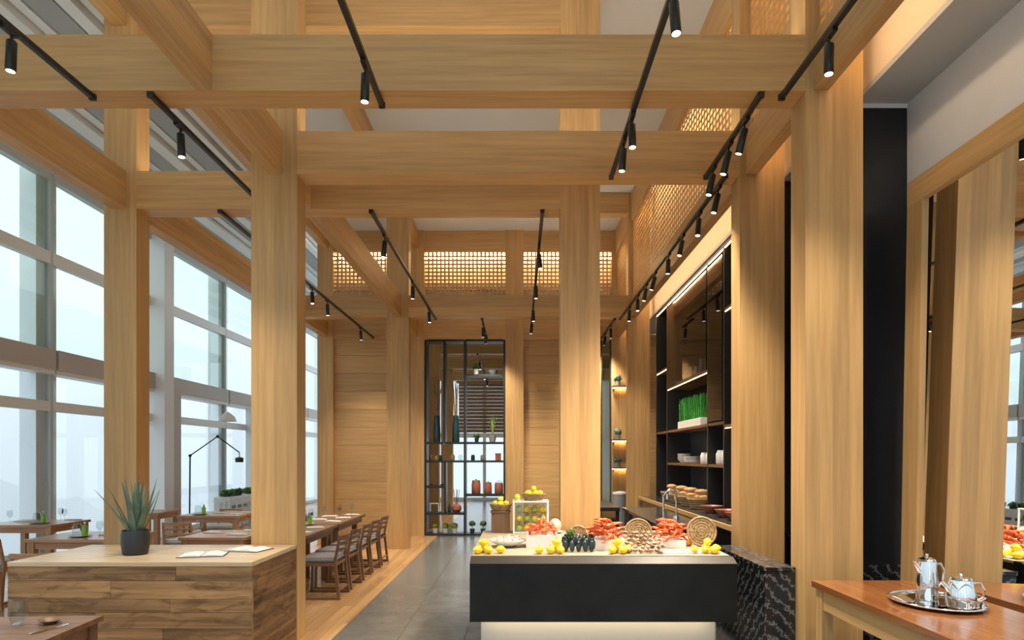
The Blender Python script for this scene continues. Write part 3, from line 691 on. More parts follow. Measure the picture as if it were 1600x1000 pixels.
for f in ((0, 1, 2, 3), (7, 6, 5, 4), (0, 4, 5, 1), (1, 5, 6, 2), (2, 6, 7, 3), (3, 7, 4, 0)): bm.faces.new([vs_[i] for i in f])
link('lip', finish(bm, 'lip'), 'lip_metal', bf)
box('body', BX0, BX1, BY0+.16, BY1, .453, BZ-.02, 'charcoal_panel', bf)
box('counter_top', BX0, BX1, BY0+.1605, BY1, BZ-.02, BZ, 'cream_board', bf)
box('plinth', BX0+.07, BX1-.10, BY0+.21, BY1-.1, .0, .452, 'plinth_grey', bf)
box('light_strip', BX0+.09, BX1-.12, BY0+.10, BY0+.125, .440, .4525, 'led_base', bf)
mb = thing('marble_counter', 'black marble counter end with white diagonal veins', 'counter')
box('front_slab', 1.755, 2.37, 4.645, 4.675, 0, .865, 'black_marble', mb) if False else None
box('body', 1.755, 1.968, 4.55, 5.69, 0, .835, 'black_marble', mb, .002); box('top_slab', 1.75, 1.969, 4.545, 5.695, .8355, .866, 'black_marble', mb, .002)

ZT = BZ+.001
def by(y): return (CAMZ-ZT)*1000/(y-VPY)
rnd = random.Random(21)
bm = bmesh.new(); addlathe(bm, [(0, -.042), (.006, -.040), (.012, -.033), (.026, -.018), (.031, 0), (.026, .018), (.012, .033), (.006, .040), (0, .042)], 14)
ME['lemon'] = finish(bm, 'lemon', 60); ME['lemon'].materials.append(M['lemon_skin'])
def lemon(x_, y_, z_, label, group, mesh='lemon', s=1.0):
    t = thing('lemon', label, 'lemon', (x_, y_, z_), rnd.uniform(0, 6), group)
    o = link('fruit', ME[mesh], None, t, (0, 0, 0), (PI/2, 0, rnd.uniform(0, 6))); o.scale = (s, s, s)
    c = lathe('stem_end', [(0, 0), (.004, 0), (.003, .006), (0, .006)], 'leaf_green', t, (0, 0, .031*s))
def lemons(xc, yb, pts, where):
    Y = by(yb); X = PX(xc, Y)
    for (dx_, dy_, lv) in pts: lemon(X+dx_*1.2, Y+.05+dy_*1.3, ZT+.031+lv*.052, 'yellow lemon in the little heap ' + where, 'lemons ' + where)
lemons(757, 867, [(-.045, 0, 0), (.025, .0, 0), (-.01, .06, 0), (-.01, .025, 1), (.10, .02, 0)], 'at the open end of the buffet')
lemons(853, 867, [(-.04, 0, 0), (.03, 0, 0), (.095, 0, 0), (.075, .07, 0), (.07, .03, 1)], 'before the white dish and mussels')
lemons(970, 867, [(-.045, 0, 0), (.022, 0, 0), (-.01, .065, 0), (-.012, .03, 1), (.06, .04, 0)], 'before the wicker tray of clams')
lemons(1105, 867, [(-.06, .03, 0), (.005, .02, 0), (.06, 0, 0), (.09, .07, 0), (.03, .08, 0), (.03, .05, 1)], 'at the marble end of the buffet')

def make_lobster(label, loc, rot, tilt=(0, 0), s=1.0, group=None):
    t = thing('lobster', label, 'lobster', loc, rot, group); t.rotation_euler = (tilt[0], tilt[1], rot); t.scale = (s, s, s)
    def P_(name, f):
        if name not in ME:
            bm = bmesh.new(); f(bm); ME[name] = finish(bm, name, 50); ME[name].materials.append(M['lobster_red'])
        link(name.split('_', 1)[1], ME[name], None, t)
    def carap(bm): addlathe(bm, [(0, -.055), (.022, -.05), (.03, -.02), (.028, .02), (.016, .05), (0, .075)], 10); bmesh.ops.rotate(bm, verts=bm.verts, matrix=Matrix.Rotation(PI/2, 3, 'Y'))
    def tail(bm):
        for k in range(5): addell(bm, (-.06-.024*k, 0, -.004*k-.002*k*k), (.018, .026-.003*k, .02-.002*k))
        for a in (-.5, 0, .5): addell(bm, (-.185, math.sin(a)*.03, -.05), (.02, .012, .004), Euler((0, .4, -a)))
    def claw(s_):
        def f(bm):
            addtube(bm, [(.03, s_*.022, 0), (.05, s_*.046, .01), (.085, s_*.044, .014)], [.008, .010, .013], 6)
            addell(bm, (.115, s_*.042, .015), (.04, .026, .018)); addell(bm, (.152, s_*.052, .015), (.028, .011, .011), Euler((0, 0, s_*.2))); addell(bm, (.148, s_*.028, .015), (.024, .008, .009), Euler((0, 0, -s_*.25)))
        return f
    def legs(s_, k):
        def f(bm): addtube(bm, [(.02-.022*k, s_*.02, -.005), (.03-.035*k, s_*.045, .022), (.03-.045*k, s_*.066, -.012)], [.006, .005, .003], 5)
        return f
    def ant(s_):
        def f(bm): addtube(bm, [(.07, s_*.008, .005), (.11, s_*.012, .03), (.15, s_*.02, .034)], [.003, .002, .0012], 5)
        return f
    P_('lob_carapace', carap); P_('lob_tail', tail)
    for s_ in (-1, 1):
        P_('lob%d_claw' % s_, claw(s_)); P_('lob%d_antenna' % s_, ant(s_))
        for k in range(3): P_('lob%d%d_leg' % (s_, k), legs(s_, k))
    return t
def lobster_pile(xc, Y, zbase, wid, n, where, s=1.0):
    X = PX(xc, Y); rn = random.Random(int(xc))
    rings = [(.092, .030, 4), (.080, .070, 4), (.055, .110, 3), (.0, .148, 1)] if n > 12 else [(.092, .030, 4), (.065, .070, 3), (.0, .108, 1)]
    for r_, z_, m_ in rings:
        for k in range(m_):
            a = 2*PI*(k+rn.uniform(-.15, .15))/m_+z_*9
            make_lobster('red cooked lobster heaped ' + where, (X+r_*1.05*math.cos(a), Y+.02+r_*.85*math.sin(a), zbase+z_), a+PI/2+rn.uniform(-.2, .2), (rn.uniform(-.2, .2), rn.uniform(-.15, .05)), s*.58, 'lobsters ' + where)
def dishbox(name, label, cat, x0, x1, y0, y1, h, mat='white_ceramic'):
    t = thing(name, label, cat, ((x0+x1)/2, (y0+y1)/2, ZT)); a, c = (x1-x0)/2, (y1-y0)/2; w_ = .012
    box('base', -a, a, -c, c, 0, .012, mat, t)
    box('side', -a, -a+w_, -c, c, .0122, h, mat, t); box('side', a-w_, a, -c, c, .0122, h, mat, t); box('side', -a+w_, a-w_, -c, -c+w_, .0122, h, mat, t); box('side', -a+w_, a-w_, c-w_, c, .0122, h, mat, t)
    bm = bmesh.new(); addbox(bm, -a+w_, a-w_, -c+w_, c-w_, .0122, h-.02); link('crushed_ice', finish(bm, 'ice'), 'white_board', t)
    return t
# white square dish with lobsters
Y = by(856); dishbox('serving_dish', 'white square dish heaped with lobsters next to the glass case', 'dish', PX(822, Y), PX(872, Y), Y, Y+.24, .10)
lobster_pile(846, Y+.10, ZT+.10, .075, 11, 'in the white square dish', 1.0)
Y = by(860); dishbox('serving_dish', 'white square dish heaped with lobsters between mussels and clams', 'dish', PX(926, Y), PX(968, Y), Y, Y+.22, .08)
lobster_pile(946, Y+.08, ZT+.08, 0, 13, 'in the dish between mussels and clams', 1.05)
Y = by(856); dishbox('serving_dish', 'tall white stand heaped with lobsters between the wicker trays', 'dish', PX(1022, Y), PX(1072, Y), Y, Y+.24, .06)
lobster_pile(1046, Y+.08, ZT+.06, 0, 15, 'on the stand between the wicker trays', 1.05)
box('ice_slab', PX(1030, 4.86), PX(1128, 4.86), 4.90, 5.02, ZT, ZT+.012, 'white_board')
tag(bpy.data.objects['ice_slab'], 'thin white slab lying before the tall lobster stand', 'slab')
# shell dish with shrimps
Y = by(858); X = PX(793, Y)
sh = thing('shell_dish', 'white scalloped shell dish of shrimps at the buffet end', 'dish', (X, Y+.14, ZT))
bm = bmesh.new(); n = 40; rows = []
for i in range(6):
    t_ = i/5; row = []
    for k in range(n):
        a = 2*PI*k/n; rr = (.03+.12*t_)*(1+.05*math.cos(a*12)*t_); row.append(bm.verts.new((rr*math.cos(a), rr*.85*math.sin(a), .004+.055*t_*t_)))
    rows.append(row)
for a, b_ in zip(rows, rows[1:]):
    for k in range(n): bm.faces.new((a[k], a[(k+1) % n], b_[(k+1) % n], b_[k]))
bm.faces.new(rows[0]); o = link('shell', finish(bm, 'shell', 60), 'white_ceramic', sh); o.modifiers.new('thick', 'SOLIDIFY').thickness = .005
rn = random.Random(5)
bm = bmesh.new(); addtube(bm, [(.03*math.cos(a)*1.0, .03*math.sin(a), 0) for a in [-.3+.55*k for k in range(6)]], [.004, .009, .011, .010, .007, .003], 7); ME['shr'] = finish(bm, 'shrimp', 60); ME['shr'].materials.append(M['shrimp_pink'])
spots_ = [(0, 0, 0)]+[(.05, k*PI/3, 0) for k in range(6)]+[(.097, k*2*PI/11, .018) for k in range(11)]+[(.028, k*2*PI/3, .05) for k in range(3)]+[(.072, .3+k*2*PI/6, .045) for k in range(6)]
for rr, a, dz in spots_:
    t = thing('shrimp', 'curled pink shrimp heaped in the shell dish', 'shrimp', (X+rr*math.cos(a), Y+.14+rr*.85*math.sin(a), ZT+.024+.05*(rr/.11)**2*.55+dz), a, 'shrimps in the shell dish'); t.scale = (.7, .7, .7)
    link('body', ME['shr'], None, t, (0, 0, 0), (rn.uniform(-.2, .2), rn.uniform(-.2, .2), 0)); tube('tail_fan', [(.03, -.008, 0), (.038, -.022, .004)], [.004, .008], 'lobster_red', t, 5)
# mussels
Y = by(864)
def mussel_mesh():
    bm = bmesh.new(); addlathe(bm, [(0, -.045), (.012, -.038), (.022, -.01), (.024, .012), (.016, .038), (0, .048)], 12, 1, .55); return finish(bm, 'mussel', 60)
ME['mus'] = mussel_mesh(); ME['mus'].materials.append(M['mussel'])
rn = random.Random(9)
for i in range(20):
    r_, c_ = divmod(i, 5); xx = PX(879, Y)+(c_+.5)*.051+(r_ % 2)*.012; t = thing('mussel', 'dark glossy mussel standing in the heap beside the lobster dishes', 'mussel', (xx, Y+.04+r_*.05, ZT+.045+r_*.012), rn.uniform(-.15, .15), 'mussels on the buffet')
    link('shell', ME['mus'], None, t, (0, 0, 0), (rn.uniform(-.3, .1), rn.uniform(-.2, .2), 0)); 
    bm_ = None
lo_ = thing('herb_sprig', 'green herb sprig tucked among the mussels', 'herb', (PX(893, Y), Y+.10, ZT+.112)); plant_ball(lo_, 'leaf_green', (0, 0, .03), (.03, .03, .03), 40, 3, .02)
# wicker trays propped upright
def wicker_tray(xc, yc, rpx, Y, label, lean=-.25):
    r = rpx/1000*Y; p = P(xc, yc, Y)
    t = thing('wicker_tray', label, 'tray', (p.x, Y, ZT+r*math.cos(lean)+.004)); t.rotation_euler = (PI/2+lean, 0, 0)
    lathe('woven_disc', [(0, 0), (r*.95, .0), (r*.95, .006), (0, .006)], 'wicker', t, seg=28)
    for k in range(1, 6):
        bm = bmesh.new(); q = [(r*(k/5.5+.06)*math.cos(a), r*(k/5.5+.06)*math.sin(a), .008) for a in [2*PI*j/24 for j in range(25)]]; addtube(bm, q, .0045 if k < 5 else .009, 5, False); link('ring' if k < 5 else 'rim', finish(bm, 'ring', 60), 'wicker', t)
    for k in range(12):
        a = PI*2*k/12; bar('spoke', (0, 0, .009), (r*.95*math.cos(a), r*.95*math.sin(a), .009), .005, .004, 'wicker', t, 0)
wicker_tray(997, 842, 21, 5.33, 'round woven tray propped behind the clams')
wicker_tray(1096, 840, 23, 5.30, 'round woven tray propped beside the tall lobster stand')
wicker_tray(903, 842, 15, 5.36, 'round woven tray propped behind the mussels')
# clams and shells
rn = random.Random(15); Y = by(866)
bm = bmesh.new(); addlathe(bm, [(0, -.018), (.018, -.016), (.03, 0), (.018, .016), (0, .018)], 12, 1, .8); bmesh.ops.scale(bm, vec=(.72, .72, .72), verts=bm.verts); ME['clam'] = finish(bm, 'clam', 60); ME['clam'].materials.append(M['clam'])
for i in range(42):
    r_, c_ = divmod(i, 7); xx = PX(977, Y)+.03+c_*.043+(r_ % 2)*.02
    t = thing('clam', 'brown ribbed clam heaped before the woven tray', 'clam', (xx+rn.uniform(-.012, .012), Y+.03+r_*.046+rn.uniform(-.01, .01), ZT+.021+r_*.022+rn.uniform(-.002, .006)), rn.uniform(0, 6), 'clams on the buffet'); link('shell', ME['clam'], None, t, (0, 0, 0), (rn.uniform(-.6, .6), rn.uniform(-.6, .6), 0))
bm = bmesh.new(); addell(bm, (0, 0, 0), (.034, .034, .032), None, 14, 9); ME['orange'] = finish(bm, 'orange', 60); ME['orange'].materials.append(M['orange_skin'])
def orange(x_, y_, z_, label, group, mat='orange_skin', s=1, cat='orange'):
    k = 'orange'+mat
    if k not in ME: ME[k] = ME['orange'].copy(); ME[k].materials.clear(); ME[k].materials.append(M[mat])
    t = thing(cat, label, cat, (x_, y_, z_), rnd.uniform(0, 6), group); o = link('fruit', ME[k], None, t); o.scale = (s, s, s); lathe('stem_end', [(0, 0), (.004, 0), (.003, .005), (0, .005)], 'leaf_green', t, (0, 0, .031*s))
for (xx, yy, lv) in ((1078, 854, 0), (1092, 854, 0), (1085, 852, 1), (1106, 853, 0)):
    Y = by(yy); orange(PX(xx, Y), Y+.05, ZT+.033+lv*.052, 'orange resting before the woven tray at the marble end', 'oranges on the buffet')
# glass case, riser and fruit baskets
gc = thing('glass_case', 'square glass display case filled with lemons and limes', 'display case', (.12, 6.30, ZT))
a, h = .165, .30
for sx in (-1, 1):
    box('pane', sx*a-.003, sx*a+.003, -.11, .11, .012, h-.012, 'clear_glass', gc); 
    for sy in (-1, 1): box('corner_post', sx*a-.007, sx*a+.007, sy*.12-.007, sy*.12+.007, .0, h, 'mullion', gc)
for sy in (-1, 1): box('pane', -a+.008, a-.008, sy*.12-.003, sy*.12+.003, .012, h-.012, 'clear_glass', gc)
box('lid', -a-.01, a+.01, -.13, .13, h, h+.012, 'mullion', gc); box('base', -a+.007, a-.007, -.112, .112, 0, .012, 'mullion', gc)
for lv in (.10, .19): box('glass_shelf', -a+.006, a-.006, -.11, .11, lv, lv+.004, 'clear_glass', gc)
for k, z_ in enumerate((.013, .105, .195)):
    for i in range(4):
        for j in range(2): orange(.12-.115+i*.077, 6.30-.05+j*.09, ZT+z_+.033, '%s lying inside the glass case' % ('yellow lemon' if (i+k) % 2 else 'green lime'), 'citrus in the glass case', 'lemon_skin' if (i+k) % 2 else 'lime_skin', .98, 'lemon' if (i+k) % 2 else 'lime')
rs = thing('wooden_riser', 'dark wooden riser block under a fruit basket', 'riser', (-.175, 6.33, ZT))
box('block', -.09, .09, -.09, .09, 0, .195, 'walnut_z', rs, .004); box('top_board', -.10, .10, -.10, .10, .1952, .207, 'walnut_x', rs, .003)
def basket(loc, r, h, label):
    t = thing('fruit_basket', label, 'basket', loc)
    lathe('weave', [(0, 0), (r*.7, 0), (r, h), (r*.95, h), (r*.66, .008), (0, .008)], 'wicker', t, seg=22)
    for k in range(5):
        rr = r*(.70+.30*(k+.5)/5)+.003; bm = bmesh.new(); addtube(bm, [(rr*math.cos(a), rr*math.sin(a), h*(k+.5)/5) for a in [2*PI*j/20 for j in range(21)]], h*.09, 5, False); link('band', finish(bm, 'band', 60), 'wicker', t)
    return t
basket((-.175, 6.33, ZT+.208), .108, .07, 'round wicker basket of lemons on the dark riser')
basket((.15, 6.30, ZT+.313), .115, .07, 'round wicker basket of lemons on the glass case')
for (cx, cy, cz, wh, n) in ((-.175, 6.33, ZT+.208, 'in the basket on the riser', 5), (.15, 6.30, ZT+.313, 'in the basket on the glass case', 6)):
    for i in range(n):
        a_ = i*2*PI/(n-1); rr = (.052 if n < 6 else .063)*(1 if i < n-1 else 0); lemon(cx+rr*math.cos(a_), cy+rr*math.sin(a_), cz+.072+(.042 if i >= n-1 else 0), 'yellow lemon ' + wh, 'lemons ' + wh, 'lemon', .9)
for i in range(3): orange(-.012, 6.225+.066*i, ZT+.313+.031, 'green lime beside the basket on the glass case', 'limes on the glass case', 'lime_skin', .9, 'lime')
lb = thing('ham_loaf', 'pink crusted loaf resting on a white dish before the column', 'loaf', (.36, 6.24, ZT))
lathe('dish', [(0, 0), (.05, 0), (.09, .015), (.088, .018), (.048, .006), (0, .006)], 'white_ceramic', lb, sx=.8)
bm = bmesh.new(); addell(bm, (0, 0, .075), (.06, .10, .065)); link('loaf', finish(bm, 'loaf', 60), 'shrimp_pink', lb)

# ================================================================== BAR
bc = thing('bar_counter', 'black marble bar counter with a chrome tap behind the buffet', 'counter')
box('body', 1.47, 1.94, 6.48, 8.86, 0, .915, 'black_panel', bc); box('top_slab', 1.44, 1.95, 6.46, 8.88, .9152, .95, 'black_marble', bc, .002)
ic = thing('side_counter', 'dark counter with open shelf behind the buffet column', 'counter')
box('body', .85, 1.40, 8.88, 10.3, 0, .78, 'black_panel', ic); box('top_slab', .83, 1.41, 8.86, 10.3, .90, .95, 'black_metal', ic); box('side', .85, .90, 8.88, 10.3, .78, .90, 'black_panel', ic); box('side', 1.35, 1.40, 8.88, 10.3, .78, .90, 'black_panel', ic)
tp = thing('bar_tap', 'chrome gooseneck tap on the bar counter', 'tap', (1.62, 7.15, .95))
lathe('base', [(0, 0), (.035, 0), (.035, .02), (.02, .03), (0, .03)], 'chrome', tp)
tube('neck', [(0, 0, .02), (0, 0, .26), (.02, 0, .30), (.06, 0, .325), (.11, 0, .31), (.13, 0, .27), (.13, 0, .22)], .012, 'chrome', tp, 10); tube('lever', [(0, -.02, .10), (0, -.09, .13)], .007, 'chrome', tp)
tp2 = thing('spray_tap', 'taller chrome spray tap beside the gooseneck tap', 'tap', (1.80, 7.3, .95))
lathe('base', [(0, 0), (.035, 0), (.03, .03), (0, .03)], 'chrome', tp2); tube('neck', [(0, 0, .02), (0, 0, .30), (-.03, 0, .34), (-.08, 0, .33), (-.10, 0, .28)], .011, 'chrome', tp2, 10); lathe('spray_head', [(0, 0), (.016, 0), (.012, .06), (0, .06)], 'chrome', tp2, (-.10, 0, .22))
rc = thing('back_bar', 'back bar with wooden edged top under the black shelving', 'counter')
box('body', 2.20, 2.895, 5.96, 11.45, 0, .915, 'black_panel', rc); box('worktop', 2.17, 2.895, 5.95, 11.47, .9152, .948, 'black_marble', rc); box('wooden_edge', 2.145, 2.169, 5.95, 11.47, .90, .95, 'oak_y', rc)
for k in range(7): box('door', 2.185, 2.1995, 6.0+k*.78, 6.0+k*.78+.77, .08, .88, 'black_panel', rc)

CX = 2.47
cb = thing('bar_shelving', 'black metal and dark glass shelving wall with warm light strips', 'shelving')
YS = [5.96, 7.70, 8.36, 10.65, 11.47]
for k, y in enumerate(YS): box('upright', CX, 2.88, y-.02, y+.02, .95, 4.17, 'frame_metal', cb)
for k in range(7):
    box('back_panel', 2.86, 2.895, 5.98+k*.785, 5.98+(k+1)*.785-.006, 2.05, 4.17, 'black_panel', cb); box('back_panel', 2.86, 2.895, 5.98+k*.785, 5.98+(k+1)*.785-.006, .95, 2.044, 'steel_blue', cb)
box('top_board', CX, 2.895, 5.96, 11.47, 4.17, 4.215, 'black_metal', cb)
box('light_strip', CX+.002, CX+.016, 5.98, 11.45, 4.158, 4.1698, 'led_shelf', cb)
def shelf(ya, yb, z, lit=True, nm='shelf'):
    box(nm, CX+.003, 2.86, ya+.021, yb-.021, z, z+.035, 'walnut_y', cb)
    if lit: box('light_strip', CX+.005, CX+.018, ya+.03, yb-.03, z-.010, z-.0002, 'led_shelf', cb)
shelf(YS[2], YS[3], 2.76); shelf(YS[3], YS[4], 3.12); shelf(YS[0], YS[1], 2.0, True); shelf(YS[0], YS[1], 3.4, True)
for a_, b_ in zip(YS, YS[1:]): 
    if a_ > 6: shelf(a_, b_, 2.05, False)
shelf(YS[2], YS[3], 1.52, False); shelf(YS[1], YS[2], 1.52, False)
box('glass_door', CX-.012, CX-.004, YS[1]+.03, YS[2]-.03, 2.10, 4.1, 'smoked_glass', cb); box('glass_door', CX-.012, CX-.004, YS[2]+.03, YS[3]-.03, 2.80, 4.1, 'smoked_glass', cb)
# things on the bar shelves
tr = thing('wheatgrass_tray', 'white tray of bright green wheatgrass on the bar shelving', 'plant tray', (2.60, 9.42, 2.086))
box('tray', -.10, .10, -.62, .62, 0, .11, 'white_ceramic', tr, .004)
bm = bmesh.new(); rn = random.Random(2)
for i in range(900):
    x_, y_ = rn.uniform(-.09, .09), rn.uniform(-.6, .6); h = rn.uniform(.27, .36); lx_, ly_ = rn.uniform(-.03, .03), rn.uniform(-.03, .03); a = rn.uniform(0, PI); cx_, cy_ = .007*math.cos(a), .007*math.sin(a)
    bm.faces.new([bm.verts.new(v) for v in ((x_-cx_, y_-cy_, .105), (x_+cx_, y_+cy_, .105), (x_+lx_+cx_*.5, y_+ly_+cy_*.5, .105+h), (x_+lx_-cx_*.5, y_+ly_-cy_*.5, .105+h))])
tag(link('grass_blades', finish(bm, 'blades'), 'wheatgrass', tr), kind='stuff')
ME['pitcher'] = lathe_mesh([(0, 0), (.05, 0), (.055, .01), (.045, .15), (.035, .20), (.042, .26), (.038, .26), (.031, .2), (.04, .15), (.05, .012), (0, .008)])
ME['lowbowl'] = lathe_mesh([(0, 0), (.05, 0), (.06, .01), (.11, .07), (.105, .07), (.055, .016), (0, .012)], 22)
for y_, s in ((9.15, 1), (9.75, .9), (9.45, .75)): put('white_pitcher', 'pitcher', 'white_ceramic', (2.62, y_, 2.796), 'slim white pitcher on the lit shelf above the wheatgrass', 'pitcher', 'white pitchers', s)
put('white_bowl', 'lowbowl', 'white_ceramic', (2.6, 10.25, 2.796), 'wide white bowl on the lit shelf above the wheatgrass', 'bowl')
for y_, s in ((10.9, 1.0), (11.15, .8)): put('white_pitcher', 'pitcher', 'white_ceramic', (2.62, y_, 3.156), 'slim white pitcher on the higher lit shelf', 'pitcher', 'pitchers on the higher shelf', s)
for k in range(6): put('white_plate', 'plate', 'white_ceramic', (2.62, 9.55, 1.556+.0165*k), 'white plate in the stack on the bar shelf', 'plate', 'stacked bar plates', 1.25)
for k in range(5): put('white_bowl', 'lowbowl', 'white_ceramic', (2.60, 10.05+.0*k, 1.556+.02*k), 'white bowl nested in the stack on the bar shelf', 'bowl', 'stacked bar bowls', .95)
for y_ in (8.7, 8.95): put('white_mug', 'jar', 'white_ceramic', (2.6, y_, 1.556), 'white cup beside the stacked plates', 'cup', 'white bar cups', 1.4)
for y_ in (7.95, 8.15): put('white_mug', 'jar', 'white_ceramic', (2.58, y_, 1.556), 'white cup on the short end shelf', 'cup', 'white end shelf cups', 1.6)
# bread boards and baskets on the back bar
for k, (y_, lab) in enumerate(((8.66, 'nearest the marble counter'), (9.18, 'second from the marble counter'), (9.72, 'third from the marble counter'), (10.28, 'farthest from the marble counter'))):
    basket((2.48, y_, .949), .19, .15, 'deep wicker bread basket on the back bar, ' + lab)
    rn = random.Random(k)
    for i in range(5):
        t = thing('bread_loaf', 'crusty brown loaf in the bread basket ' + lab, 'bread', (2.48+rn.uniform(-.02, .02), y_+((i-1)*.088 if i < 3 else (i-3.5)*.088), .949+.155+(.072 if i > 2 else 0)), rn.uniform(-.1, .1), 'loaves in the basket ' + lab)
        bm = bmesh.new(); addell(bm, (0, 0, 0), (.085, .042, .038)); link('crust', finish(bm, 'loaf', 60), 'bread', t)
        for s in (-1, 0, 1): bar('score', (s*.03-.010, -.018, .035), (s*.03+.010, .018, .035), .006, .005, 'white_board', t, 0)
for k in range(3): put('serving_bowl', 'lowbowl', 'copper_clay', (2.42, (7.05, 7.42, 8.03)[k], .949), 'brown clay bowl on the back bar', 'bowl', 'clay bowls on the back bar', 1.3)
# little shelves on the lit pilaster
for k, (yp, lab) in enumerate(((604, 'highest'), (687, 'middle'), (730, 'lowest'))):
    z = CAMZ+(VPY-yp)*YW/1000
    t = thing('wall_shelf', 'small dark wall shelf on the lit pilaster, the %s' % lab, 'shelf', (2.08, YW-.12, z), 0, 'pilaster shelves')
    box('board', -.13, .2, -.12, .118, -.03, 0, 'walnut_x', t); box('bracket', -.10, -.08, .08, .118, -.10, -.03, 'black_metal', t); box('light_strip', -.12, .19, .06, .08, -.04, -.0302, 'led_niche', t)
    p_ = thing('potted_plant', 'small grey leafed plant on the %s pilaster shelf' % lab, 'plant', (2.06, YW-.12, z+.001))
    lathe('pot', [(0, 0), (.05, 0), (.06, .10), (.05, .10), (.05, .09), (0, .09)], 'grey_ceramic', p_); plant_ball(p_, 'leaf_aloe', (0, 0, .15), (.08, .08, .07), 60, k, .04)
fd = thing('white_canister', 'white lidded canister at the foot of the lit pilaster', 'canister', (2.05, 12.9, 0))
lathe('body', [(0, 0), (.14, 0), (.15, .9), (0, .9)], 'grey_ceramic', fd); lathe('lid', [(0, .902), (.155, .902), (.15, .94), (.03, .96), (0, .96)], 'white_ceramic', fd)

# ================================================================== DISPLAY SHELF
KY = YW
def kx(x): return (x-VPX)/1000*KY
def kz(y): return CAMZ+(VPY-y)/1000*KY
ds = thing('display_shelf', 'black metal display shelf of pots open to the next room', 'shelf', (0, 0, 0))
t_ = .022
SD0, SD1 = KY+.02, KY+.34
def vert(x, ya, yb): box('upright', kx(x)-t_, kx(x)+t_, SD0, SD1, kz(yb), kz(ya), 'frame_metal', ds)
def horz(xa, xb, y): box('shelf_board', kx(xa)+t_, kx(xb)-t_, SD0, SD1, kz(y)-t_, kz(y)+t_, 'frame_metal', ds)
ZTOP = 531.5
box('upright', -1.965, -1.925, SD0, SD1, 0, 4.10, 'frame_metal', ds); box('upright', -.315, -.277, SD0, SD1, 0, 4.10, 'frame_metal', ds)
XL, XR = (-1.945)/KY*1000+VPX, (-.296)/KY*1000+VPX
vert(726, ZTOP, 836); vert(694, ZTOP, 692); vert(695, 722, 802)
for a, c, y in ((XL, 694, 692), (694, 726, 692), (726, XR, 692), (XL, 726, 721), (726, XR, 721), (XL, 695, 761), (XL, 726, 803), (726, XR, 774), (726, XR, 586), (XL, 726, 836), (726, XR, 836), (XL, 726, ZTOP), (726, XR, ZTOP)): horz(a, c, y)
YM = KY+.18
def sz(y): return kz(y)+t_+.001
def pot_plant(x, y, label, potmat, leafmat, r=.06, h=.10, ball=.09, n=60, stem=0):
    t = thing('potted_plant', label, 'plant', (kx(x), YM, sz(y)))
    lathe('pot', [(0, 0), (r*.75, 0), (r, h), (r*.85, h), (r*.8, h*.9), (0, h*.9)], potmat, t)
    if stem: tube('stem', [(0, 0, h*.85), (0, 0, h+stem)], .008, 'branch', t)
    plant_ball(t, leafmat, (0, 0, h+stem+ball*.7), (ball, ball, ball*.8), n, int(x), ball*.45)
for x, lab in ((677, 'nearest the panelled wall'), (693, 'in the middle'), (708, 'nearest the middle upright')): pot_plant(x+1, 836, 'lime green plant in a white pot on the lowest shelf, ' + lab, 'white_ceramic', 'leaf_lime', .06, .10, .072)
for x, lab in ((737, 'nearer the middle upright'), (754, 'nearer the pilaster')): pot_plant(x, 836, 'round dark topiary on the lowest shelf, ' + lab, 'dark_ceramic', 'leaf_green', .055, .09, .068, 80, .06)
pot_plant(744, 692, 'small dark plant in a pot beside the shelf palm', 'dark_ceramic', 'leaf_green', .05, .08, .07)
pot_plant(743, 586, 'small leafy plant in a white pot on the top shelf', 'white_ceramic', 'leaf_green', .06, .12, .08)
pm = thing('potted_palm', 'spiky palm in a grey pot on the display shelf', 'plant', (kx(769), YM, sz(692)))
lathe('pot', [(0, 0), (.06, 0), (.085, .14), (.075, .14), (.07, .12), (0, .12)], 'grey_ceramic', pm)
for i in range(14):
    bm = bmesh.new(); blade(bm, i*2.399, .05+.22*(i/14), .38+.07*(i % 3), .016, .2, (0, 0, .12)); link('leaf', finish(bm, 'leaf', 60), 'leaf_aloe' if i % 2 else 'leaf_lime', pm)
for x, lab in ((681, 'beside the panelled wall end'), (711, 'beside the middle upright')):
    t = thing('branch_vase', 'tall dark teal vase of dry branches ' + lab, 'vase', (kx(x), YM, sz(692)))
    lathe('vase', [(0, 0), (.07, 0), (.08, .02), (.075, .3), (.055, .56), (.05, .56), (.06, .3), (.06, .03), (0, .03)], 'dark_ceramic', t)
    rn = random.Random(int(x))
    for k in range(7):
        a = rn.uniform(0, 6.28); l = rn.uniform(.07, .12); pts = [(0, 0, .1), (math.cos(a)*.025, math.sin(a)*.025, .56), (math.cos(a)*l*.5, math.sin(a)*l*.5, .95), (math.cos(a+.2)*l, math.sin(a+.2)*l*.8, 1.3+rn.uniform(-.1, .1))]
        tube('branch', pts, [.012, .012, .011, .007], 'branch', t, 6)
put('serving_bowl', 'lowbowl', 'grey_ceramic', (kx(769), YM, sz(586)), 'wide grey bowl on the top shelf of the display', 'bowl', sc=1.3)
for x, m_, s in ((672, 'copper_clay', 1.1), (680, 'branch', .9), (687, 'dark_ceramic', 1), (706, 'wicker', 1.1), (718, 'clear_glass', 1.1)): put('spice_jar', 'jar', m_, (kx(x), YM, sz(721)), 'small %s jar on the narrow shelf under the branch vases' % {'copper_clay': 'copper coloured', 'branch': 'tan', 'dark_ceramic': 'dark teal', 'wicker': 'woven', 'clear_glass': 'clear glass'}[m_], 'jar', 'spice jars', s)
for x, m_, lab in ((738, 'dark_ceramic', 'dark teal jar under the small dark plant'), (753, 'grey_ceramic', 'grey jar on the narrow shelf beside the red box')): put('spice_jar', 'jar', m_, (kx(x), YM, sz(721)), lab, 'jar', sc=1.05)
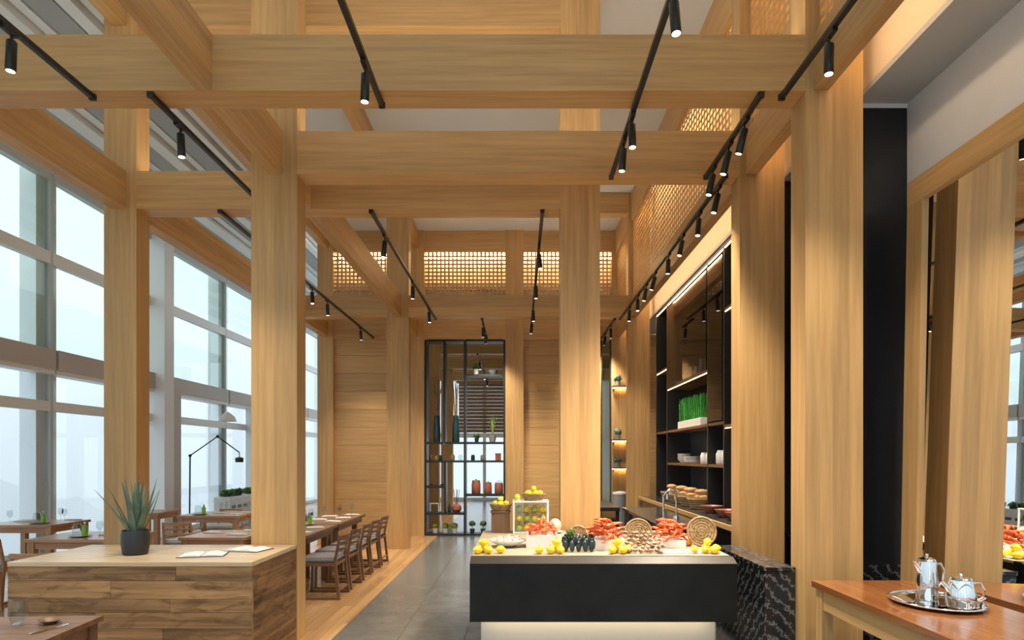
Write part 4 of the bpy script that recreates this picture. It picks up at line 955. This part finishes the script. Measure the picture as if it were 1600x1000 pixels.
t = thing('red_box', 'dark red lidded box below the shelf palm', 'box', (kx(778), YM, sz(721))); box('body', -.06, .06, -.06, .06, 0, .12, 'copper_clay', t); box('lid', -.064, .064, -.064, .064, .1205, .15, 'copper_clay', t)
for x, m_, lab in ((672, 'copper_clay', 'copper clay bowl on the short shelf'), (682, 'bread', 'tan bowl on the short shelf'), (689, 'dark_ceramic', 'dark teal bowl on the short shelf')): put('small_bowl', 'bowl', m_, (kx(x), YM, sz(761)), lab, 'bowl', sc=.62)
for x, s in ((743, 1.0), (762, .85), (779, .95)):
    t = thing('preserve_jar', 'copper coloured preserve jar with lid on the display shelf', 'jar', (kx(x), YM, sz(774)), 0, 'preserve jars')
    o = lathe('body', [(0, 0), (.085, 0), (.095, .02), (.095, .22), (.08, .25), (0, .25)], 'copper_clay', t); o.scale = (s, s, s); o = lathe('lid', [(0, .2505), (.085, .2505), (.085, .285), (.02, .29), (.02, .31), (0, .31)], 'clear_glass' if s == .95 else 'branch', t); o.scale = (s, s, s)
t = thing('glass_box', 'clear glass box on the display shelf', 'box', (kx(677), YM, sz(803)))
for s in (-1, 1): box('pane', s*.09-.003, s*.09+.003, -.08, .08, 0, .18, 'clear_glass', t); box('pane', -.087, .087, s*.08-.003, s*.08+.003, 0, .18, 'clear_glass', t)
box('lid', -.095, .095, -.085, .085, .1805, .192, 'mullion', t)
t = thing('stick_vase', 'squat copper vase holding dark sticks', 'vase', (kx(712), YM, sz(803)))
lathe('vase', [(0, 0), (.07, 0), (.11, .06), (.10, .13), (.05, .17), (.045, .17), (.09, .12), (.1, .06), (.06, .01), (0, .01)], 'copper_clay', t)
for k in range(4): tube('stick', [(0, 0, .02), (.02*math.cos(k*1.7), .02*math.sin(k*1.7), .17), (.06*math.cos(k*1.7), .06*math.sin(k*1.7), .48)], .006, 'walnut_z', t, 6)
put('spice_jar', 'bottle', 'dark_ceramic', (kx(701), YM, sz(803)), 'slim dark bottle next to the copper stick vase', 'bottle', sc=.95)

# ================================================================== CONSOLE TABLE, MIRROR, COFFEE SET
CZ = .85
ct = thing('console_table', 'polished reddish console table below the leaning mirror', 'table')
TX0, TX1, TY0, TY1 = 1.90, 2.585, 2.0, 4.15
for k in range(4): box('top_plank', TX0+k*(TX1-TX0)/4+.0004, TX0+(k+1)*(TX1-TX0)/4-.0004, TY0, TY1, CZ-.04, CZ, 'chestnut_y', ct, .0008)
for (xa, ya) in ((TX0+.02, TY1-.10), (TX1-.09, TY1-.10), (TX0+.02, TY0+.02), (TX1-.09, TY0+.02)): box('leg', xa, xa+.07, ya, ya+.08, 0, CZ-.041, 'oak_z', ct)
box('apron', TX0+.03, TX0+.055, TY0+.10, TY1-.10, CZ-.17, CZ-.041, 'oak_y', ct); box('apron', TX1-.055, TX1-.03, TY0+.10, TY1-.10, CZ-.17, CZ-.041, 'oak_y', ct)
box('apron', TX0+.09, TX1-.09, TY1-.06, TY1-.035, CZ-.17, CZ-.041, 'oak_x', ct)
box('end_panel', TX0+.035, TX1-.035, TY1-.034, TY1-.022, .0, CZ-.041, 'oak_z', ct) if False else None
MA = .018
mr = thing('leaning_mirror', 'tall wood framed mirror leaning on the white wall', 'mirror', (2.612, 0, 0)); mr.rotation_euler = (0, MA, 0)
MY0, MY1, MH, FW = .6, 4.40, 3.53, .165
box('mirror_glass', .022, .030, MY0+FW, MY1-FW, FW, MH-FW, 'mirror_silver', mr)
box('backing', .031, .05, MY0+.01, MY1-.01, .01, MH-.01, 'black_metal', mr)
box('frame_stile', 0, .0305, MY1-FW, MY1, 0, MH-FW, 'oak_z', mr); box('frame_stile', 0, .0305, MY0, MY0+FW, 0, MH-FW, 'oak_z', mr)
box('frame_rail', 0, .0305, MY0, MY1, MH-FW, MH, 'oak_y', mr); box('frame_rail', 0, .0305, MY0+FW, MY1-FW, 0, FW, 'oak_y', mr)

TX, TYc = 2.27, 3.48
ty_ = thing('silver_tray', 'oval silver tray with handles on the console table', 'tray', (TX, TYc, CZ+.001))
lathe('dish', [(0, 0), (.185, 0), (.215, .018), (.22, .018), (.19, -.0005), (0, -.0005)], 'silver', ty_, (0, 0, .001), 40, 40, 1.0, 1.15)
bm = bmesh.new(); addtube(bm, [(.218*math.cos(a), .25*math.sin(a), .020) for a in [2*PI*k/40 for k in range(41)]], .005, 6, False); link('rim', finish(bm, 'rim', 60), 'silver', ty_)
for s in (-1, 1): tube('handle', [(s*.20, -.05, .022), (s*.235, -.045, .04), (s*.245, 0, .045), (s*.235, .045, .04), (s*.20, .05, .022)], .006, 'silver', ty_, 8)
def pot(name, label, loc, prof, spout, handle, rotz, lidh):
    t = thing(name, label, 'coffee pot', loc, rotz)
    lathe('body', prof, 'silver', t, seg=32)
    rr, zz = prof[-2]
    lathe('lid', [(0, zz+.002), (rr, zz+.002), (rr*.9, zz+.012), (rr*.3, zz+lidh), (0, zz+lidh)], 'silver', t, seg=28)
    bm = bmesh.new(); addell(bm, (0, 0, zz+lidh+.008), (.009, .009, .009)); link('knob', finish(bm, 'knob', 60), 'silver', t)
    tube('spout', spout, [.016, .012, .008], 'silver', t, 10); tube('handle', handle, .007, 'silver', t, 8)
pot('coffee_pot', 'tall silver coffee pot standing on the oval tray', (TX+.015, TYc+.10, CZ+.003), [(0, 0), (.052, 0), (.056, .01), (.055, .10), (.048, .20), (.046, .215), (0, .216)],
    [(-.045, 0, .16), (-.065, 0, .19), (-.082, 0, .215)], [(.045, 0, .195), (.085, 0, .20), (.105, 0, .16), (.10, 0, .10), (.052, 0, .05)], .15, .025)
pot('milk_pot', 'shorter silver milk pot beside the tall coffee pot', (TX+.085, TYc-.075, CZ+.003), [(0, 0), (.066, 0), (.072, .01), (.071, .07), (.056, .135), (.053, .145), (0, .146)],
    [(-.055, 0, .085), (-.08, 0, .115), (-.10, 0, .135)], [(.045, 0, .125), (.095, 0, .13), (.115, 0, .09), (.11, 0, .05), (.068, 0, .03)], -.1, .015)
